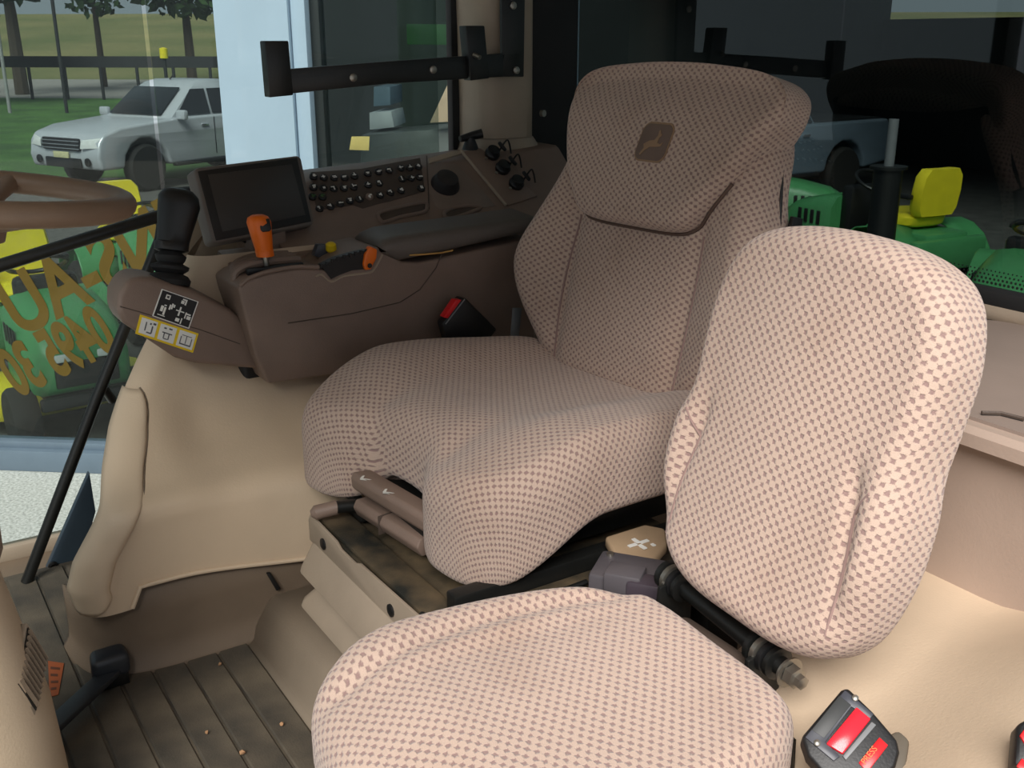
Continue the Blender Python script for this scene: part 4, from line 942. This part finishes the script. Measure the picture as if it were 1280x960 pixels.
# ------------------------------------------------------------ pickup truck
def pickup(name, label, paint, loc, rot):
    r = thing(name, label, 'pickup truck', (0, 0, 0))
    DK = mat('dark_car_glass', (26, 32, 36), .12); BLK = mat('car_black', (24, 24, 26), .6); RIM = mat('alloy_rim', (150, 152, 156), .35, metal=.6)
    def arch(yc, n=7): return [(yc+.47*math.cos(math.pi*k/n), .42+.47*math.sin(math.pi*k/n)) for k in range(n+1)]
    side = [(2.55, .42), (2.60, .62), (2.55, .86), (2.45, .98), (2.1, 1.08), (1.1, 1.16), (1.0, 1.17), (-2.55, 1.20), (-2.6, 1.1), (-2.6, .50)] + arch(-1.55)[::-1] + [(-1.0, .40), (1.1, .40)] + arch(1.62)[::-1]
    prism('body', [(-.89, y, z) for y, z in side], (1.78, 0, 0), paint, r, .05, 3)
    rows = []
    for t, (yf, yr, hw, z) in enumerate(((1.12, -.86, .84, 1.14), (1.06, -.84, .83, 1.18), (.55, -.62, .72, 1.58), (.32, -.55, .66, 1.72), (.12, -.48, .58, 1.77))):
        rows.append([(-hw, yf-.10, z), (-hw*.8, yf, z), (hw*.8, yf, z), (hw, yf-.10, z), (hw, yr+.06, z), (hw*.85, yr, z), (-hw*.85, yr, z), (-hw, yr+.06, z)])
    loft('cabin', rows, paint, r, closed=True, capends=True)
    prism('windscreen', [(-.66, 1.05, 1.20), (.66, 1.05, 1.20), (.58, .50, 1.64), (-.58, .50, 1.64)], (0, .02, .02), DK, r, .01)
    for s_ in (-1, 1):
        for y0, y1, y0t, y1t in ((.86, .10, .40, .08), (.04, -.72, .02, -.52)):
            prism('side_window', [(s_*.835, y0, 1.20), (s_*.835, y1, 1.20), (s_*.70, y1t, 1.62), (s_*.70, y0t, 1.62)], (s_*.012, 0, .004), DK, r, 0)
        box('door_line', (s_*.892-.004, .06, .5), (s_*.892+.004, .075, 1.14), BLK, r, 0)
        for y in (.22, -.62): box('door_handle', (s_*.905-.015, y, 1.0), (s_*.905+.015, y+.16, 1.035), mat('chrome', (215, 216, 220), .15, metal=.9), r, .008)
        mi = box('mirror', (s_*1.0-.11, .84, 1.14), (s_*1.0+.11, .94, 1.30), paint, r, .03)
        prism('headlight', [(s_*.86, 2.47, .94), (s_*.52, 2.60, .90), (s_*.50, 2.62, .76), (s_*.88, 2.54, .78)], (0, .02, .0), mat('lamp_lens', (220, 222, 220), .2), r, .01)
        lathe('fog_lamp', [(.07, 0), (.07, .02), (.04, .03)], (s_*.62, 2.60, .55), (0, 1, 0), BLK, r, 14)
        box('side_step', (s_*.88-.06, -.9, .36), (s_*.88+.06, 1.05, .42), BLK, r, .02)
    gri = box('grille', (-.46, 2.57, .72), (.46, 2.635, .92), BLK, r, .02)
    for k in range(3): box('grille_bar', (-.46, 2.62, .745+k*.06), (.46, 2.65, .765+k*.06), mat('chrome', (215, 216, 220), .15, metal=.9), gri, .005)
    box('lower_intake', (-.45, 2.58, .44), (.45, 2.625, .60), BLK, r, .02)
    box('number_plate', (-.19, 2.62, .60), (.19, 2.645, .70), mat('plate_yellow', (210, 205, 160), .5), r, .004)
    box('tray', (-.76, -2.5, 1.12), (.76, -.95, 1.22), BLK, r, .01)
    for y in (1.62, -1.55):
        for s_ in (-1, 1):
            wh = lathe('wheel', [(.24, -.12), (.35, -.12), (.39, -.07), (.39, .07), (.35, .12), (.24, .12)], (s_*.79, y, .39), (1, 0, 0), TYRE, r, 28)
            lathe('wheel_rim', [(.24, -.11), (.20, -.10), (.06, -.115), (.06, .115), (.20, .10), (.24, .11)], (s_*.79, y, .39), (1, 0, 0), RIM, wh, 20)
    tube('aerial', [(.0, .2, 1.77), (.0, .12, 1.84)], .012, BLK, r, 6)
    r.location = loc; r.rotation_euler = (0, 0, rot); return r
SIL = mat('silver_car_paint', (196, 200, 206), .25, .02, metal=.25)
up = CAM+ray(232, 190)*19.3
pickup('pickup_truck', 'silver double cab pickup truck modelled behind the shop glass for its reflection', SIL, (up.x, up.y, GZ), heading(-.86, -.52))

# ------------------------------------------------------------ fence, poles, trees and buildings beyond
fe = thing('street_fence', 'dark street guard rail with thin posts beyond the lawn', 'fence', wl(0, 39, GZ))
FM = mat('dark_fence', (40, 42, 44), .7)
wbox('rail', -26, 14, 39, 39.1, .02, .48, FM, fe, 0)
for k in range(22): wbox('post', -26+k*1.6, -25.9+k*1.6, 38.9, 39.0, GZ, .05, FM, fe, 0)
LEAF = mat('leaf_green', (58, 88, 42), .8, .3, 3); BARK = mat('bark', (74, 66, 54), .9)
def tree(name, label, base, hgt, rad, n, m=LEAF, low=.35):
    t = thing(name, label, 'tree', base, 'street trees')
    tube('trunk', [base, base+V((.1, 0, hgt*.4)), base+V((0, .1, hgt*.8))], [rad*.09, rad*.07, rad*.02], BARK, t, 8)
    vs_ = []; fs = []; rn = random.Random(hash(label) % 1000 if 0 else int(base.x*7) % 997)
    for i in range(n):
        a = rn.uniform(0, 6.283); b = math.acos(rn.uniform(-1, 1)); q = rn.random()**.4
        c = base+V((rad*q*math.sin(b)*math.cos(a), rad*q*math.sin(b)*math.sin(a), hgt*(low+(1-low)*.5)+hgt*(1-low)*.5*q*math.cos(b)))
        u = V((rn.gauss(0, 1), rn.gauss(0, 1), rn.gauss(0, 1))).normalized(); w_ = u.orthogonal().normalized(); sz = rad*.11*rn.uniform(.6, 1.3); k = len(vs_)
        vs_ += [c-u*sz, c+w_*sz*.6, c+u*sz, c-w_*sz*.6]; fs.append((k, k+1, k+2, k+3))
    me = bpy.data.meshes.new('foliage'); me.from_pydata([tuple(v) for v in vs_], [], fs); link('foliage', me, m, t, False)
for px, py, dep, hgt, rad, lab in ((20, 60, 48, 9, 3.6, 'broad dark tree at the far top left beyond the street'), (125, 62, 56, 8, 2.2, 'slim tree with bare trunk before the hillside'), (-60, 60, 40, 7, 3.2, 'tree beyond the left photo edge by the street'), (235, 40, 60, 8, 3.5, 'tree beside the pale far building')):
    p = CAM+ray(px, py)*dep; tree('street_tree', lab, V((p.x, p.y, GZ)), hgt, rad, 900, low=.45)
for k, (px, x2) in enumerate(((5, 0), (77, 0), (207, 0))):
    p = CAM+ray(px, 90)*36; t = tube('sign_post', [V((p.x, p.y, GZ)), V((p.x, p.y, 4.0 if k < 2 else .55))], .06, FM if k else mat('grey_pole', (150, 150, 150), .6)); tag(t, ['pale thin pole near the left photo edge beyond the lawn', 'thin dark pole beyond the lawn above the truck bonnet', 'short marker post with yellow head beyond the truck roof'][k], 'post', 'poles along the street')
    if k == 2: lathe('marker_head', [(.02, 0), (.14, .04), (.14, .36), (.02, .4)], (p.x, p.y, .5), (0, 0, 1), YELM, t, 10)
def building(name, label, s0, s1, d, z0, z1, wallc, roofc, nwin):
    b = thing(name, label, 'building', wl((s0+s1)/2, d, z0))
    wbox('wall', s0, s1, d, d+8, z0, z1, wallc, b, 0)
    wbox('roof', s0-.5, s1+.5, d-.5, d+8.5, z1, z1+.5, roofc, b, .05)
    for k in range(nwin):
        c = s0+(s1-s0)*(k+.5)/nwin; f = wbox('window', c-1.1, c+1.1, d-.08, d+.1, z0+1.6, z1-1.0, mat('far_window_frame', (170, 172, 170), .6), b, 0)
        wbox('pane', c-1.0, c+1.0, d-.12, d-.02, z0+1.7, z1-1.1, mat('far_pane', (60, 72, 80), .2), f, 0)
FW_ = mat('far_white_wall', (206, 204, 196), .8)
building('warehouse', 'long white warehouse on the hill at the top left', -30, 0, 92, 1.0, 9, FW_, mat('far_roof', (120, 124, 124), .7), 5)
building('far_shed', 'grey shed on the hillside right of the white warehouse', 3, 22, 92, 1.0, 8, mat('far_grey_wall', (140, 142, 138), .8), mat('far_roof', (120, 124, 124), .7), 3)

# ------------------------------------------------------------ inside the dark shop window right of the column
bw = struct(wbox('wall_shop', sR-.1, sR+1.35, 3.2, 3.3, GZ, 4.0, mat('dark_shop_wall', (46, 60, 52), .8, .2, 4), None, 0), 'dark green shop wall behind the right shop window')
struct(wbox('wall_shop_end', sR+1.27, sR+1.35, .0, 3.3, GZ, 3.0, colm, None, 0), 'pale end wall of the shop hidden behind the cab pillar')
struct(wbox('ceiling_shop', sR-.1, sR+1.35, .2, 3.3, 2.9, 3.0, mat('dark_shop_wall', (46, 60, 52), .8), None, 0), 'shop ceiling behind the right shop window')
def wslab(name, quad, k, th, m, lab, cat):
    o = prism(name, [wp(x, y, -k) for x, y in quad], away*th, m, None, .003); tag(o, lab, cat); return o
wslab('paper_note', ((433, 173), (456, 173), (455, 191), (430, 190)), .115, .002, mat('note_yellow', (250, 214, 130), .7), 'small yellow paper note stuck inside the dark shop window', 'note')
wslab('cardboard_sheet', ((532, 104), (566, 104), (562, 150), (545, 168), (502, 170)), .9, .03, mat('cardboard', (170, 148, 122), .8), 'tan cardboard sheet leaning inside the dark shop window', 'board')
wslab('green_sign_board', ((408, 22), (582, 24), (580, 60), (410, 58)), 2.2, .05, mat('sign_green', (46, 96, 50), .6), 'long green sign board on the shop wall above the bracket', 'sign')
wslab('white_carton', ((399, 160), (432, 158), (437, 182), (400, 186)), 1.2, .4, mat('carton_white', (215, 218, 220), .5), 'white carton behind the glass beside the yellow note', 'carton')
wslab('grey_carton', ((400, 122), (425, 122), (426, 150), (400, 152)), 1.3, .4, mat('carton_blue', (112, 134, 150), .6), 'blue grey carton on top of the white carton', 'carton')
wslab('shop_counter', ((398, 190), (560, 178), (562, 330), (398, 330)), 1.0, .5, mat('counter_pale', (92, 96, 94), .4), 'grey shop counter behind the dark window', 'counter')

# ============================================================ DARK SHED BEHIND THE TRACTOR, ADDED TO BLOCK THE SKY AND KEEP THE REAR DARK
DG = mat('shed_dark_sheet', (40, 46, 46), .8, .15, 4)
struct(box('floor_shed', (-6, -18, GZ-.06), (13.5, -2.6, GZ+.004), mat('shed_concrete', (84, 84, 80), .8, .2, 20), None, 0), 'dark concrete shed floor behind the tractor')
struct(box('wall_shed', (-6, -18, GZ), (14, -17.8, 1.55), DG, None, 0), 'dark lower wall at the back of the shed')
struct(box('ceiling_shed', (-6, -18, 3.1), (14, -10.5, 3.25), DG, None, 0), 'unseen dark shed roof added to block the sky behind the tractor')
struct(box('wall_shed_side', (13.6, -18, GZ), (13.8, -4.5, 3.1), DG, None, 0), 'dark shed side wall')
sh_p = struct(box('trim_5', (3.5, -17.7, GZ), (3.9, -17.4, 3.1), DG, None, 0), 'dark shed post at the back')
struct(box('trim_6', (7.6, -17.7, GZ), (8.0, -17.4, 3.1), DG, None, 0), 'second dark shed post at the back')
pp_ = CAM+ray(1104, 270)*7.4
po = thing('steel_post', 'black steel post with grey rod outside the rear window', 'post', V((pp_.x, pp_.y, GZ)))
tz = (CAM+ray(1104, 205)*7.4).z
lathe('post_tube', [(.10, 0), (.10, tz-GZ-.02), (.13, tz-GZ-.02), (.13, tz-GZ)], (pp_.x, pp_.y, GZ), (0, 0, 1), BLKP, po, 18)
tube('rod', [(pp_.x, pp_.y, tz), (pp_.x, pp_.y, tz+.32)], .035, GREY, po, 10)
pk = CAM+ray(930, 100)*16.5  # truck added to give the blue grey sloping shape in the rear glass
pickup('pickup_truck', 'blue grey pickup truck in the dark shed behind the headrest', mat('blue_grey_car_paint', (120, 136, 150), .3, .02, metal=.2), (pk.x, pk.y, GZ), heading(-.55, -.83))
